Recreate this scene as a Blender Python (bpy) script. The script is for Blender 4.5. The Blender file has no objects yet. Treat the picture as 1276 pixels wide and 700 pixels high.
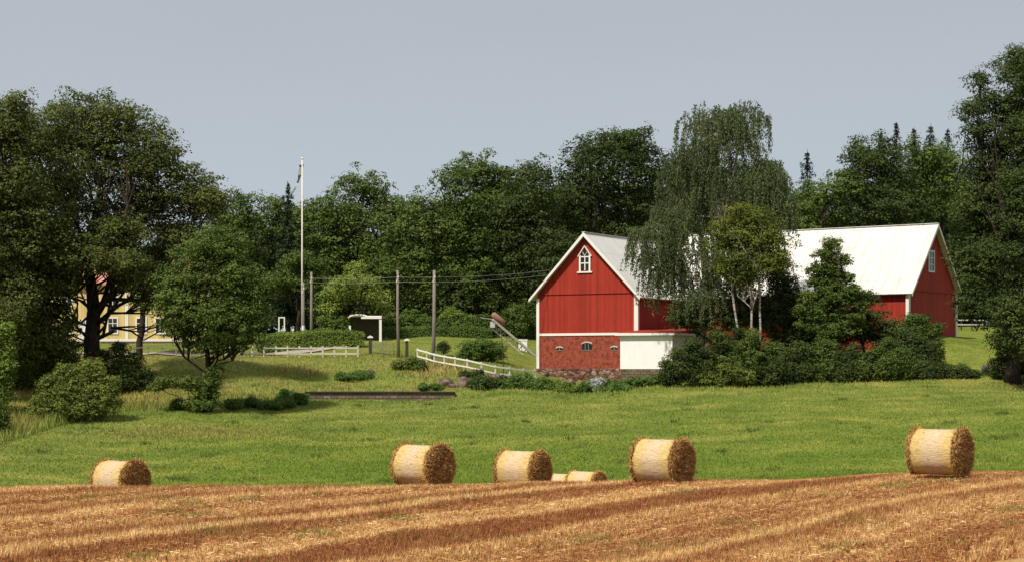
import bpy, math, random
import numpy as np
from mathutils import Vector, Matrix

# ------------------------------------------------------------------ camera, sky, sun, exposure
F, CX, HY, ZC = 2300.0, 638.0, 460.0, 4.0          # focal length / principal column / horizon row (1276 wide), eye height
S = bpy.context.scene
COL = S.collection
cam_d = bpy.data.cameras.new('camera'); cam = bpy.data.objects.new('camera', cam_d); COL.objects.link(cam)
cam.location = (0, 0, ZC); cam.rotation_euler = (math.radians(90), 0, 0)
cam_d.sensor_width = 36; cam_d.lens = 36 * F / 1276; cam_d.shift_y = (HY - 350) / 1276.0
cam_d.clip_end = 5000; cam_d.clip_start = 0.5
S.camera = cam
SUN_H = Vector((-0.61, -0.79)).normalized(); SUN_EL = math.radians(51)
to_sun = Vector((SUN_H.x * math.cos(SUN_EL), SUN_H.y * math.cos(SUN_EL), math.sin(SUN_EL)))
sd = bpy.data.lights.new('sun', 'SUN'); sd.energy = 4.4; sd.angle = math.radians(1.5); sd.color = (1.0, 0.93, 0.82)
so = bpy.data.objects.new('sun', sd); COL.objects.link(so); so.location = (-40, -60, 80)
so.rotation_euler = to_sun.to_track_quat('Z', 'Y').to_euler()
W = bpy.data.worlds.new('World'); S.world = W; W.use_nodes = True
wn, wl = W.node_tree.nodes, W.node_tree.links
wn.clear()
sky = wn.new('ShaderNodeTexSky'); sky.sky_type = 'NISHITA'; sky.sun_disc = False
sky.sun_elevation = SUN_EL; sky.sun_rotation = math.atan2(to_sun.x, to_sun.y)
wtc = wn.new('ShaderNodeTexCoord')
wmp = wn.new('ShaderNodeMapping'); wmp.inputs['Scale'].default_value = (1.2, 1.2, 5.0)
wno = wn.new('ShaderNodeTexNoise'); wno.inputs['Scale'].default_value = 2.2; wno.inputs['Detail'].default_value = 5
wrp = wn.new('ShaderNodeValToRGB')
wrp.color_ramp.elements[0].position = 0.35; wrp.color_ramp.elements[0].color = (0.405, 0.455, 0.505, 1)
wrp.color_ramp.elements[1].position = 0.72; wrp.color_ramp.elements[1].color = (0.465, 0.502, 0.535, 1)
wsc = wn.new('ShaderNodeVectorMath'); wsc.operation = 'SCALE'; wsc.inputs['Scale'].default_value = 10.0
wmx = wn.new('ShaderNodeMixRGB'); wmx.inputs[0].default_value = 0.93
wbg = wn.new('ShaderNodeBackground'); wbg.inputs['Strength'].default_value = 0.1
wou = wn.new('ShaderNodeOutputWorld')
wl.new(wtc.outputs['Generated'], wmp.inputs[0]); wl.new(wmp.outputs[0], wno.inputs['Vector'])
wsx = wn.new('ShaderNodeSeparateXYZ'); wl.new(wtc.outputs['Generated'], wsx.inputs[0])
wgr = wn.new('ShaderNodeValToRGB'); ce = wgr.color_ramp.elements
ce[0].position = 0.0; ce[0].color = (0.50, 0.56, 0.605, 1); ce[1].position = 1.0; ce[1].color = (0.5, 0.54, 0.58, 1)
for p_, c_ in ((0.10, (0.455, 0.505, 0.555, 1)), (0.2, (0.41, 0.438, 0.475, 1)), (0.5, (0.48, 0.51, 0.55, 1))):
    e_ = ce.new(p_); e_.color = c_
wl.new(wsx.outputs[2], wgr.inputs[0])
wm2 = wn.new('ShaderNodeMixRGB'); wm2.inputs[0].default_value = 0.65
wl.new(wrp.outputs[0], wm2.inputs[1]); wl.new(wgr.outputs[0], wm2.inputs[2])
wl.new(wno.outputs['Fac'], wrp.inputs[0]); wl.new(wm2.outputs[0], wsc.inputs[0])
wl.new(sky.outputs[0], wmx.inputs[1]); wl.new(wsc.outputs[0], wmx.inputs[2])
wl.new(wmx.outputs[0], wbg.inputs[0]); wl.new(wbg.outputs[0], wou.inputs[0])
S.view_settings.view_transform = 'Standard'; S.view_settings.look = 'None'
S.view_settings.exposure = 0.15; S.view_settings.gamma = 1.0; S.view_settings.use_curve_mapping = False
S.render.resolution_x = 1024; S.render.resolution_y = 561

# ------------------------------------------------------------------ helpers
def tag(o, label=None, cat=None, group=None, kind=None):
    if label: o['label'] = label
    if cat: o['category'] = cat
    if group: o['group'] = group
    if kind: o['kind'] = kind
    return o

def empty(name, loc, rz=0.0, label=None, cat=None, group=None):
    o = bpy.data.objects.new(name, None); COL.objects.link(o)
    o.location = loc; o.rotation_euler = (0, 0, rz); o.empty_display_size = 0.5
    return tag(o, label, cat, group)

def mesh_np(name, V, Fq, mat, parent=None, smooth=False, attr=None):
    """V (n,3), Fq (m,k) all same size k"""
    me = bpy.data.meshes.new(name)
    V = np.asarray(V, dtype=np.float32); Fq = np.asarray(Fq, dtype=np.int32)
    n, (m, k) = len(V), Fq.shape
    me.vertices.add(n); me.vertices.foreach_set('co', V.ravel())
    me.loops.add(m * k); me.loops.foreach_set('vertex_index', Fq.ravel())
    me.polygons.add(m); me.polygons.foreach_set('loop_start', np.arange(0, m * k, k, dtype=np.int32))
    me.polygons.foreach_set('loop_total', np.full(m, k, dtype=np.int32))
    if smooth: me.polygons.foreach_set('use_smooth', np.ones(m, dtype=bool))
    if attr:
        for an, vals in attr.items():
            a = me.attributes.new(an, 'FLOAT', 'POINT'); a.data.foreach_set('value', np.asarray(vals, dtype=np.float32))
    me.update(calc_edges=True)
    me.materials.append(mat)
    o = bpy.data.objects.new(name, me); COL.objects.link(o)
    if parent: o.parent = parent
    return o

class MB:
    def __init__(s): s.v = []; s.f = []
    def box(s, c, d, rz=0.0, M=None):
        b = len(s.v); cr, sr = math.cos(rz), math.sin(rz)
        for dx in (-.5, .5):
            for dy in (-.5, .5):
                for dz in (-.5, .5):
                    x, y, z = dx * d[0], dy * d[1], dz * d[2]
                    p = Vector((c[0] + x * cr - y * sr, c[1] + x * sr + y * cr, c[2] + z))
                    if M is not None: p = M @ Vector((c[0] + x, c[1] + y, c[2] + z))
                    s.v.append(tuple(p))
        for q in ((0, 1, 3, 2), (4, 6, 7, 5), (0, 4, 5, 1), (2, 3, 7, 6), (0, 2, 6, 4), (1, 5, 7, 3)):
            s.f.append(tuple(b + i for i in q))
        return s
    def bx(s, x0, x1, y0, y1, z0, z1):
        return s.box(((x0 + x1) / 2, (y0 + y1) / 2, (z0 + z1) / 2), (x1 - x0, y1 - y0, z1 - z0))
    def beam(s, a, b_, w, h, up=(0, 0, 1)):
        a, b_ = Vector(a), Vector(b_); t = (b_ - a); L = t.length; t.normalize()
        sd_ = t.cross(Vector(up))
        if sd_.length < 1e-4: sd_ = Vector((1, 0, 0))
        sd_.normalize(); u = sd_.cross(t)
        b = len(s.v)
        for p in (a, b_):
            for i, j in ((-1, -1), (1, -1), (1, 1), (-1, 1)):
                s.v.append(tuple(p + sd_ * (i * w / 2) + u * (j * h / 2)))
        for q in ((0, 1, 2, 3), (7, 6, 5, 4), (0, 4, 5, 1), (1, 5, 6, 2), (2, 6, 7, 3), (3, 7, 4, 0)):
            s.f.append(tuple(b + i for i in q))
        return s
    def prism(s, poly, y0, y1):
        """poly of (x,z), extruded in y"""
        b = len(s.v); n = len(poly)
        for y in (y0, y1):
            for x, z in poly: s.v.append((x, y, z))
        s.f.append(tuple(range(b, b + n))); s.f.append(tuple(reversed(range(b + n, b + 2 * n))))
        for i in range(n):
            j = (i + 1) % n
            s.f.append((b + i, b + n + i, b + n + j, b + j))
        return s
    def tube(s, pts, rad, n=7, cap=True):
        pts = [Vector(p) for p in pts]; b = len(s.v)
        for k, p in enumerate(pts):
            t = (pts[min(k + 1, len(pts) - 1)] - pts[max(k - 1, 0)]).normalized()
            a = t.cross(Vector((0.31, 0.9, 0.2))); a.normalize(); c = t.cross(a)
            r = rad[k] if hasattr(rad, '__len__') else rad
            for i in range(n):
                q = 2 * math.pi * i / n
                s.v.append(tuple(p + a * (r * math.cos(q)) + c * (r * math.sin(q))))
        for k in range(len(pts) - 1):
            for i in range(n):
                j = (i + 1) % n
                s.f.append((b + k * n + i, b + k * n + j, b + (k + 1) * n + j, b + (k + 1) * n + i))
        if cap:
            s.f.append(tuple(b + i for i in reversed(range(n))))
            s.f.append(tuple(b + (len(pts) - 1) * n + i for i in range(n)))
        return s
    def build(s, name, mat, parent=None, smooth=False):
        me = bpy.data.meshes.new(name); me.from_pydata(s.v, [], s.f); me.materials.append(mat)
        if smooth: me.polygons.foreach_set('use_smooth', [True] * len(me.polygons))
        me.update()
        o = bpy.data.objects.new(name, me); COL.objects.link(o)
        if parent: o.parent = parent
        return o

def copy_tree(o, parent=None):
    c = o.copy(); COL.objects.link(c); c.parent = parent
    for ch in list(o.children): copy_tree(ch, c)
    return c

# ------------------------------------------------------------------ materials
class NT:
    def __init__(s, name):
        s.m = bpy.data.materials.new(name); s.m.use_nodes = True
        s.n = s.m.node_tree.nodes; s.l = s.m.node_tree.links; s.n.clear()
        s.out = s.n.new('ShaderNodeOutputMaterial')
    def new(s, t, **kw):
        nd = s.n.new(t)
        for k, v in kw.items(): setattr(nd, k, v)
        return nd
    def val(s, sock, v):
        if isinstance(v, (int, float)): sock.default_value = v
        elif isinstance(v, (tuple, list)): sock.default_value = v
        else: s.l.new(v, sock)
    def math(s, op, a, b=0.0, c=None):
        nd = s.new('ShaderNodeMath', operation=op); s.val(nd.inputs[0], a); s.val(nd.inputs[1], b)
        if c is not None: s.val(nd.inputs[2], c)
        return nd.outputs[0]
    def pos(s, kind='Object'):
        return s.new('ShaderNodeTexCoord').outputs[kind]
    def wpos(s): return s.new('ShaderNodeNewGeometry').outputs['Position']
    def mapv(s, v, scale=(1, 1, 1), rot=(0, 0, 0)):
        nd = s.new('ShaderNodeMapping'); s.l.new(v, nd.inputs[0])
        nd.inputs['Scale'].default_value = scale; nd.inputs['Rotation'].default_value = rot
        return nd.outputs[0]
    def noise(s, v, scale, detail=4, rough=0.55, out='Fac'):
        nd = s.new('ShaderNodeTexNoise'); s.l.new(v, nd.inputs['Vector'])
        nd.inputs['Scale'].default_value = scale; nd.inputs['Detail'].default_value = detail; nd.inputs['Roughness'].default_value = rough
        return nd.outputs[out]
    def ramp(s, fac, stops, interp='LINEAR'):
        nd = s.new('ShaderNodeValToRGB'); s.l.new(fac, nd.inputs[0]); cr = nd.color_ramp; cr.interpolation = interp
        while len(cr.elements) < len(stops): cr.elements.new(0.5)
        for e, (p, c) in zip(cr.elements, stops): e.position = p; e.color = (*c, 1)
        return nd.outputs[0]
    def mix(s, fac, a, b, mode='MIX'):
        nd = s.new('ShaderNodeMixRGB', blend_type=mode)
        s.val(nd.inputs[0], fac)
        for i, x in ((1, a), (2, b)):
            if isinstance(x, (tuple, list)): nd.inputs[i].default_value = (*x[:3], 1)
            else: s.l.new(x, nd.inputs[i])
        return nd.outputs[0]
    def bump(s, h, strength=0.4, dist=0.02):
        nd = s.new('ShaderNodeBump'); s.l.new(h, nd.inputs['Height'])
        nd.inputs['Strength'].default_value = strength; nd.inputs['Distance'].default_value = dist
        return nd.outputs[0]
    def bsdf(s, col, rough=0.8, spec=0.2, normal=None, metal=0.0, transl=0.0, tcol=None):
        p = s.new('ShaderNodeBsdfPrincipled')
        if isinstance(col, (tuple, list)): p.inputs['Base Color'].default_value = (*col[:3], 1)
        else: s.l.new(col, p.inputs['Base Color'])
        s.val(p.inputs['Roughness'], rough); p.inputs['Specular IOR Level'].default_value = spec
        p.inputs['Metallic'].default_value = metal
        if normal is not None: s.l.new(normal, p.inputs['Normal'])
        sh = p.outputs[0]
        if transl > 0:
            t = s.new('ShaderNodeBsdfTranslucent')
            if isinstance(col, (tuple, list)): t.inputs['Color'].default_value = (*col[:3], 1)
            else: s.l.new(tcol if tcol is not None else col, t.inputs['Color'])
            mx = s.new('ShaderNodeMixShader'); mx.inputs[0].default_value = transl
            s.l.new(sh, mx.inputs[1]); s.l.new(t.outputs[0], mx.inputs[2]); sh = mx.outputs[0]
        s.l.new(sh, s.out.inputs[0])
        return s.m

def leaf_mat(name, dark, mid, light, patch=0.35, transl=0.25):
    t = NT(name)
    rnd = t.new('ShaderNodeNewGeometry').outputs['Random Per Island']
    p = t.wpos()
    nz = t.noise(p, patch, 3)
    fac = t.math('ADD', t.math('MULTIPLY', rnd, 0.38), t.math('MULTIPLY', t.math('SUBTRACT', nz, 0.22), 1.25))
    fac = t.math('MULTIPLY', fac, 0.85)
    k = (2.35, 1.95, 1.75)
    dark, mid, light = [tuple(a * b for a, b in zip(c_, k)) for c_ in (dark, mid, light)]
    c = t.ramp(fac, [(0.1, dark), (0.45, mid), (0.9, light)])
    return t.bsdf(c, 0.7, 0.1, transl=transl)

M = {}
M['oak'] = leaf_mat('oak_leaves', (0.020, 0.032, 0.010), (0.042, 0.062, 0.018), (0.085, 0.105, 0.035))
M['oak_dark'] = leaf_mat('dark_leaves', (0.014, 0.026, 0.010), (0.026, 0.045, 0.014), (0.055, 0.082, 0.026))
M['bright'] = leaf_mat('bright_leaves', (0.035, 0.062, 0.014), (0.07, 0.12, 0.026), (0.12, 0.18, 0.045))
M['pale'] = leaf_mat('pale_leaves', (0.045, 0.075, 0.018), (0.095, 0.145, 0.034), (0.16, 0.21, 0.06))
M['mid'] = leaf_mat('mid_leaves', (0.022, 0.042, 0.011), (0.042, 0.075, 0.018), (0.08, 0.12, 0.032))
M['yellowish'] = leaf_mat('turning_leaves', (0.025, 0.042, 0.010), (0.056, 0.085, 0.018), (0.105, 0.122, 0.028))
M['birch'] = leaf_mat('birch_leaves', (0.020, 0.033, 0.016), (0.042, 0.064, 0.028), (0.080, 0.108, 0.052))
M['olive'] = leaf_mat('olive_leaves', (0.028, 0.048, 0.012), (0.064, 0.095, 0.022), (0.125, 0.155, 0.04))
M['spruce'] = leaf_mat('spruce_needles', (0.010, 0.020, 0.010), (0.018, 0.032, 0.016), (0.035, 0.055, 0.028), transl=0.08)
M['hedge'] = leaf_mat('hedge_leaves', (0.022, 0.05, 0.013), (0.042, 0.085, 0.02), (0.075, 0.125, 0.03), patch=1.0)
M['flower'] = leaf_mat('flowers', (0.05, 0.07, 0.02), (0.20, 0.24, 0.26), (0.34, 0.40, 0.44), patch=2.5, transl=0.1)

t = NT('bark'); p = t.pos(); n = t.noise(t.mapv(p, (4, 4, 0.8)), 3, 5)
M['bark'] = t.bsdf(t.ramp(n, [(0.3, (0.018, 0.014, 0.011)), (0.7, (0.060, 0.048, 0.038))]), 0.9, 0.1, t.bump(n, 0.6, 0.05))
t = NT('birch_bark'); p = t.pos(); n = t.noise(t.mapv(p, (1.5, 1.5, 4)), 2.2, 4)
M['birch_bark'] = t.bsdf(t.ramp(n, [(0.36, (0.05, 0.04, 0.035)), (0.5, (0.33, 0.29, 0.24)), (0.7, (0.55, 0.5, 0.43))]), 0.75, 0.2)

def painted(name, base, worn, amt=0.5, vert=True, board=0.0, rough=0.75, streak=6.0):
    t = NT(name); p = t.pos()
    n1 = t.noise(t.mapv(p, (1, 1, 0.18) if vert else (0.3, 0.3, 1)), streak, 5)
    n2 = t.noise(p, 0.7, 3)
    f = t.math('MULTIPLY', t.math('MULTIPLY', n1, n2), amt * 3.2)
    nd = t.new('ShaderNodeClamp'); t.l.new(f, nd.inputs[0])
    c = t.mix(nd.outputs[0], base, worn)
    h = n1
    if board:
        sx = t.new('ShaderNodeSeparateXYZ'); t.l.new(p, sx.inputs[0])
        u = t.math('ADD', sx.outputs[0], sx.outputs[1])
        fr = t.math('FRACT', t.math('MULTIPLY', u, 1.0 / board))
        g = t.math('LESS_THAN', fr, 0.16)
        # every board a slightly different tone
        wn_ = t.new('ShaderNodeTexWhiteNoise', noise_dimensions='1D')
        t.l.new(t.math('FLOOR', t.math('MULTIPLY', u, 1.0 / board)), wn_.inputs['W'])
        tone = t.math('ADD', 0.82, t.math('MULTIPLY', wn_.outputs['Value'], 0.3))
        cb = t.new('ShaderNodeCombineXYZ')
        for i in range(3): t.l.new(tone, cb.inputs[i])
        c = t.mix(1.0, c, cb.outputs[0], 'MULTIPLY')
        h = t.math('ADD', g, t.math('MULTIPLY', n1, 0.15))
    return t.bsdf(c, rough, 0.25, t.bump(h, 0.7, 0.03))

M['red'] = painted('red_barn_paint', (0.37, 0.037, 0.019), (0.26, 0.020, 0.012), 0.55, board=0.24)
M['white'] = painted('white_paint', (0.80, 0.77, 0.70), (0.55, 0.52, 0.46), 0.25)
M['whitewash'] = painted('whitewashed_wall', (0.84, 0.83, 0.80), (0.68, 0.64, 0.58), 0.3, streak=3)
M['yellow'] = painted('yellow_paint', (0.68, 0.52, 0.22), (0.58, 0.43, 0.18), 0.3, board=0.3)
M['greywood'] = painted('weathered_wood', (0.30, 0.27, 0.23), (0.14, 0.12, 0.10), 0.6, rough=0.9)
M['palewood'] = painted('pale_fence_wood', (0.62, 0.58, 0.50), (0.34, 0.31, 0.25), 0.5, rough=0.9)
M['darkwood'] = painted('dark_wood', (0.07, 0.055, 0.04), (0.03, 0.025, 0.02), 0.5, rough=0.9)
M['dark'] = NT('dark_opening').bsdf((0.015, 0.015, 0.015), 0.6, 0.3)
M['glass'] = NT('window_glass').bsdf((0.02, 0.025, 0.03), 0.08, 0.6)
M['wire'] = NT('overhead_wire').bsdf((0.32, 0.32, 0.30), 0.5, 0.3)
M['rusty'] = painted('faded_red_metal', (0.40, 0.21, 0.17), (0.24, 0.11, 0.08), 0.6)
M['steel'] = painted('galvanised_steel', (0.42, 0.40, 0.37), (0.22, 0.18, 0.15), 0.5)

t = NT('white_metal_roof'); p = t.pos()
sx = t.new('ShaderNodeSeparateXYZ'); t.l.new(p, sx.inputs[0])
seam = t.math('LESS_THAN', t.math('FRACT', t.math('MULTIPLY', sx.outputs[1], 1.25)), 0.05)
seam2 = t.math('LESS_THAN', t.math('FRACT', t.math('MULTIPLY', sx.outputs[2], 0.62)), 0.04)
sm = t.math('MAXIMUM', seam, seam2)
n = t.noise(t.mapv(p, (0.3, 2.6, 0.3)), 1.1, 6, 0.6)
c = t.ramp(n, [(0.32, (0.52, 0.495, 0.45)), (0.48, (0.64, 0.615, 0.575)), (0.7, (0.70, 0.68, 0.64))])
c = t.mix(t.math('MULTIPLY', sm, 0.4), c, (0.45, 0.42, 0.38))
M['roof'] = t.bsdf(c, 0.5, 0.3, t.bump(sm, 0.5, 0.02))

t = NT('clay_tiles'); p = t.pos(); n = t.noise(p, 1.5, 4)
M['tiles'] = t.bsdf(t.ramp(n, [(0.3, (0.42, 0.16, 0.11)), (0.7, (0.60, 0.28, 0.21))]), 0.8, 0.2)

t = NT('red_brick'); p = t.pos()
sx = t.new('ShaderNodeSeparateXYZ'); t.l.new(p, sx.inputs[0])
cb = t.new('ShaderNodeCombineXYZ'); t.l.new(t.math('ADD', sx.outputs[0], sx.outputs[1]), cb.inputs[0]); t.l.new(sx.outputs[2], cb.inputs[1])
bk = t.new('ShaderNodeTexBrick'); t.l.new(cb.outputs[0], bk.inputs['Vector'])
bk.inputs['Scale'].default_value = 1.0; bk.inputs['Brick Width'].default_value = 0.27; bk.inputs['Row Height'].default_value = 0.085
bk.inputs['Mortar Size'].default_value = 0.011
bk.inputs['Color1'].default_value = (0.36, 0.060, 0.030, 1); bk.inputs['Color2'].default_value = (0.23, 0.034, 0.02, 1); bk.inputs['Mortar'].default_value = (0.36, 0.15, 0.10, 1)
n = t.noise(p, 1.6, 6, 0.7)
c = t.mix(t.ramp(n, [(0.45, (0, 0, 0)), (0.7, (0.6, 0.6, 0.6))]), bk.outputs['Color'], (0.36, 0.085, 0.05))
n2 = t.noise(p, 2.6, 6, 0.85)
c = t.mix(t.ramp(n2, [(0.47, (0, 0, 0)), (0.58, (0.85, 0.85, 0.85))]), c, (0.10, 0.03, 0.02))
M['brick'] = t.bsdf(c, 0.9, 0.1, t.bump(bk.outputs['Fac'], 0.5, -0.01))

t = NT('field_stone'); p = t.pos()
vo = t.new('ShaderNodeTexVoronoi'); t.l.new(t.mapv(p, (1.6, 1.6, 2.1)), vo.inputs['Vector']); vo.inputs['Scale'].default_value = 1.3
ve = t.new('ShaderNodeTexVoronoi', feature='DISTANCE_TO_EDGE'); t.l.new(t.mapv(p, (1.6, 1.6, 2.1)), ve.inputs['Vector']); ve.inputs['Scale'].default_value = 1.3
sx = t.new('ShaderNodeSeparateXYZ'); t.l.new(vo.outputs['Color'], sx.inputs[0])
c = t.ramp(sx.outputs[0], [(0.1, (0.12, 0.05, 0.035)), (0.5, (0.24, 0.11, 0.08)), (0.9, (0.34, 0.22, 0.17))])
c = t.mix(t.ramp(t.noise(p, 6, 4), [(0.4, (0, 0, 0)), (0.7, (0.5, 0.5, 0.5))]), c, (0.10, 0.09, 0.06))
ed = t.ramp(ve.outputs['Distance'], [(0.0, (0.25, 0.25, 0.25)), (0.10, (1, 1, 1))])
c = t.mix(1.0, c, ed, 'MULTIPLY')
M['stone'] = t.bsdf(c, 0.9, 0.15, t.bump(ve.outputs['Distance'], 0.8, 0.2))
t = NT('boulder'); p = t.pos(); n = t.noise(p, 2.5, 6, 0.65)
M['boulder'] = t.bsdf(t.ramp(n, [(0.32, (0.035, 0.03, 0.025)), (0.5, (0.15, 0.105, 0.08)), (0.72, (0.27, 0.20, 0.165))]), 0.9, 0.15, t.bump(n, 0.6, 0.1))
t = NT('old_wall'); p = t.pos()
sx = t.new('ShaderNodeSeparateXYZ'); t.l.new(p, sx.inputs[0])
cb = t.new('ShaderNodeCombineXYZ'); t.l.new(sx.outputs[0], cb.inputs[0]); t.l.new(sx.outputs[2], cb.inputs[1])
bk = t.new('ShaderNodeTexBrick'); t.l.new(cb.outputs[0], bk.inputs['Vector'])
bk.inputs['Scale'].default_value = 1.0; bk.inputs['Brick Width'].default_value = 0.6; bk.inputs['Row Height'].default_value = 0.24; bk.inputs['Mortar Size'].default_value = 0.025
bk.inputs['Color1'].default_value = (0.26, 0.18, 0.13, 1); bk.inputs['Color2'].default_value = (0.14, 0.10, 0.08, 1); bk.inputs['Mortar'].default_value = (0.04, 0.035, 0.03, 1)
n = t.noise(p, 1.3, 6, 0.7)
c = t.mix(t.ramp(n, [(0.45, (0, 0, 0)), (0.65, (0.8, 0.8, 0.8))]), bk.outputs['Color'], (0.07, 0.075, 0.03))
M['oldwall'] = t.bsdf(c, 0.95, 0.1, t.bump(bk.outputs['Fac'], 0.6, -0.04))

# ------------------------------------------------------------------ terrain (heights tabled by bearing and distance)
def zz(D, py): return (D, ZC + (HY - py) * D / F)
near_l = [(-200, 0.1), (30, 0.05), (50, 0.0)]
colsT = [
 (-500, near_l + [zz(62, 607), (78, -1.5), (92, -2.8), zz(105, 602), zz(114, 585), zz(130, 540), zz(150, 490), zz(165, 450), zz(200, 430), zz(300, 424), zz(1500, 420)]),
 (0, near_l + [zz(62, 607), (78, -1.5), (92, -2.8), zz(105, 602), zz(118, 562), zz(135, 508), zz(150, 478), zz(165, 447), zz(200, 428), zz(300, 422), zz(1500, 420)]),
 (250, near_l + [zz(62, 607.5), (78, -1.6), (92, -2.8), zz(105, 602), zz(126, 540), zz(138, 512), zz(152, 474), zz(165, 446), zz(185, 432), zz(210, 422), zz(300, 418), zz(1500, 415)]),
 (400, near_l + [zz(62, 607), (78, -1.6), (92, -2.8), zz(105, 602), zz(146, 502), zz(148.7, 501), zz(149.4, 488), zz(160, 458), zz(167, 445.5), zz(180, 430), zz(200, 414), zz(300, 410), zz(1500, 410)]),
 (540, near_l + [zz(62, 605), (78, -1.6), (92, -2.8), zz(105, 602), zz(146, 502), zz(148.7, 501), zz(149.4, 488), zz(156, 462), zz(161, 446), zz(172, 435), zz(190, 418), zz(300, 410), zz(1500, 410)]),
 (640, near_l + [zz(62, 603), (78, -1.6), (92, -2.8), zz(105, 600), zz(147, 494), zz(152, 486), zz(158, 468), zz(166, 458), zz(180, 434), zz(195, 415), zz(300, 410), zz(1500, 410)]),
 (690, near_l + [zz(62, 602.5), (78, -1.55), (92, -2.8), zz(105, 599), zz(149, 491), zz(158, 482), zz(170, 477), zz(182, 448), zz(200, 420), zz(300, 411), zz(1500, 410)]),
 (740, near_l + [zz(62, 602), (78, -1.5), (92, -2.75), zz(105, 598), zz(149, 489), zz(158, 480), zz(168, 474), zz(180, 445), zz(200, 420), zz(300, 412), zz(1500, 410)]),
 (850, near_l + [zz(62, 600), (78, -1.3), (92, -2.6), zz(105, 596), zz(149, 487), zz(158, 478), zz(168, 470), zz(180, 445), zz(200, 418), zz(300, 412), zz(1500, 410)]),
 (1000, [(-200, 0.3), (30, 0.2), zz(45, 657)] + [zz(62, 595.5), (78, -1.0), (92, -2.2), zz(105, 590), zz(149, 482), zz(158, 460), zz(166, 440), zz(180, 420), zz(200, 412), zz(300, 410), zz(1500, 410)]),
 (1160, [(-200, 0.5), (30, 0.45), zz(45, 645)] + [zz(61, 591.5), (78, -0.8), (92, -1.8), zz(105, 586), zz(149, 481), zz(156, 455), zz(162, 428), zz(170, 417), zz(185, 410), zz(200, 407), zz(300, 404), zz(1500, 405)]),
 (1276, [(-200, 0.6), (30, 0.55), zz(45, 640)] + [zz(61, 590), (78, -0.6), (92, -1.6), zz(105, 584), zz(149, 480), zz(158, 457), zz(166, 435), zz(180, 416), zz(200, 408), zz(300, 404), zz(1500, 405)]),
 (1776, [(-200, 0.6), (30, 0.6), zz(45, 635)] + [zz(61, 588), (78, -0.4), (92, -1.4), zz(105, 580), zz(149, 480), zz(160, 455), zz(180, 425), zz(200, 412), zz(300, 404), zz(1500, 405)]),
]
TY = np.arange(-200, 1500, 0.5); TU = np.linspace((-500 - CX) / F, (1776 - CX) / F, 240)
cu = np.array([(c[0] - CX) / F for c in colsT])
tab = np.array([np.interp(TY, [a for a, b in c[1]], [b for a, b in c[1]]) for c in colsT])
def smooth1(a, w, axis):
    k = np.hanning(w + 2)[1:-1]; k /= k.sum()
    pad = [(0, 0), (0, 0)]; pad[axis] = (w // 2, w // 2)
    ap = np.pad(a, pad, mode='edge')
    return np.apply_along_axis(lambda r: np.convolve(r, k, 'valid'), axis, ap)
near_ = TY < 146; tab = np.where((TY > 143) & (TY < 156), smooth1(tab, 3, 1), smooth1(tab, 9, 1))
TAB = np.array([np.interp(TU, cu, tab[:, j]) for j in range(tab.shape[1])]).T      # [u, y]
TAB = smooth1(TAB, 13, 0)
_r = np.random.RandomState(5)
_ph = _r.rand(14, 3) * 6.28; _dr = _r.rand(14) * 6.28
def bumps(X, Y):
    z = 0
    for i in range(14):
        wl_ = 2.2 * 1.35 ** i if i < 8 else 3.0 + i
        z = z + 0.0065 * min(wl_, 9) * np.sin((X * math.cos(_dr[i]) + Y * math.sin(_dr[i])) * 6.28 / wl_ + _ph[i, 0])
    return z
def HT(X, Y):
    X = np.asarray(X, float); Y = np.asarray(Y, float)
    u = X / np.maximum(Y, 40.0)
    fu = np.clip((u - TU[0]) / (TU[1] - TU[0]), 0, len(TU) - 1.001); fy = np.clip((Y - TY[0]) / 0.5, 0, len(TY) - 1.001)
    i = fu.astype(int); j = fy.astype(int); a = fu - i; b = fy - j
    z = (TAB[i, j] * (1 - a) * (1 - b) + TAB[i + 1, j] * a * (1 - b) + TAB[i, j + 1] * (1 - a) * b + TAB[i + 1, j + 1] * a * b)
    amp = np.interp(Y, [90, 110, 148, 156, 170, 190], [0.4, 0.6, 0.5, 1.5, 0.7, 0.4])
    return z + amp * bumps(X, Y)
def H(x, y): return float(HT(np.array([x]), np.array([y]))[0])
def at(px, D, py=None):
    x = (px - CX) / F * D
    return Vector((x, D, H(x, D) if py is None else ZC + (HY - py) / F * D))
def ground(px, py, d0=100.0, d1=260.0):
    """nearest visible ground point seen at this pixel beyond d0"""
    D = np.arange(d0, d1, 0.1); X = (px - CX) / F * D
    row = HY - (HT(X, D) - ZC) / D * F
    k = np.argmax(row <= py)
    if row[k] > py: k = int(np.argmin(np.abs(row - py)))
    return Vector((X[k], D[k], H(X[k], D[k])))

def axis(vals): return np.unique(np.round(np.concatenate(vals), 3))
gx = axis([np.linspace(-1500, -120, 24), np.arange(-120, -56, 4.0), np.arange(-56, 60, 0.6), np.arange(60, 120, 4.0), np.linspace(120, 1500, 24)])
gy = axis([np.linspace(-200, 24, 14), np.arange(24, 106, 1.0), np.arange(106, 192, 0.5), np.arange(192, 260, 2.0), np.linspace(260, 1490, 24)])
GX, GY = np.meshgrid(gx, gy)
def grid_mesh(name, GX, GY, GZ, mat, attr=None):
    ny, nx = GX.shape
    idx = np.arange(nx * ny).reshape(ny, nx)
    q = np.stack([idx[:-1, :-1], idx[:-1, 1:], idx[1:, 1:], idx[1:, :-1]], -1).reshape(-1, 4)
    return mesh_np(name, np.stack([GX, GY, GZ], -1).reshape(-1, 3), q, mat, smooth=True, attr=attr)

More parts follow.
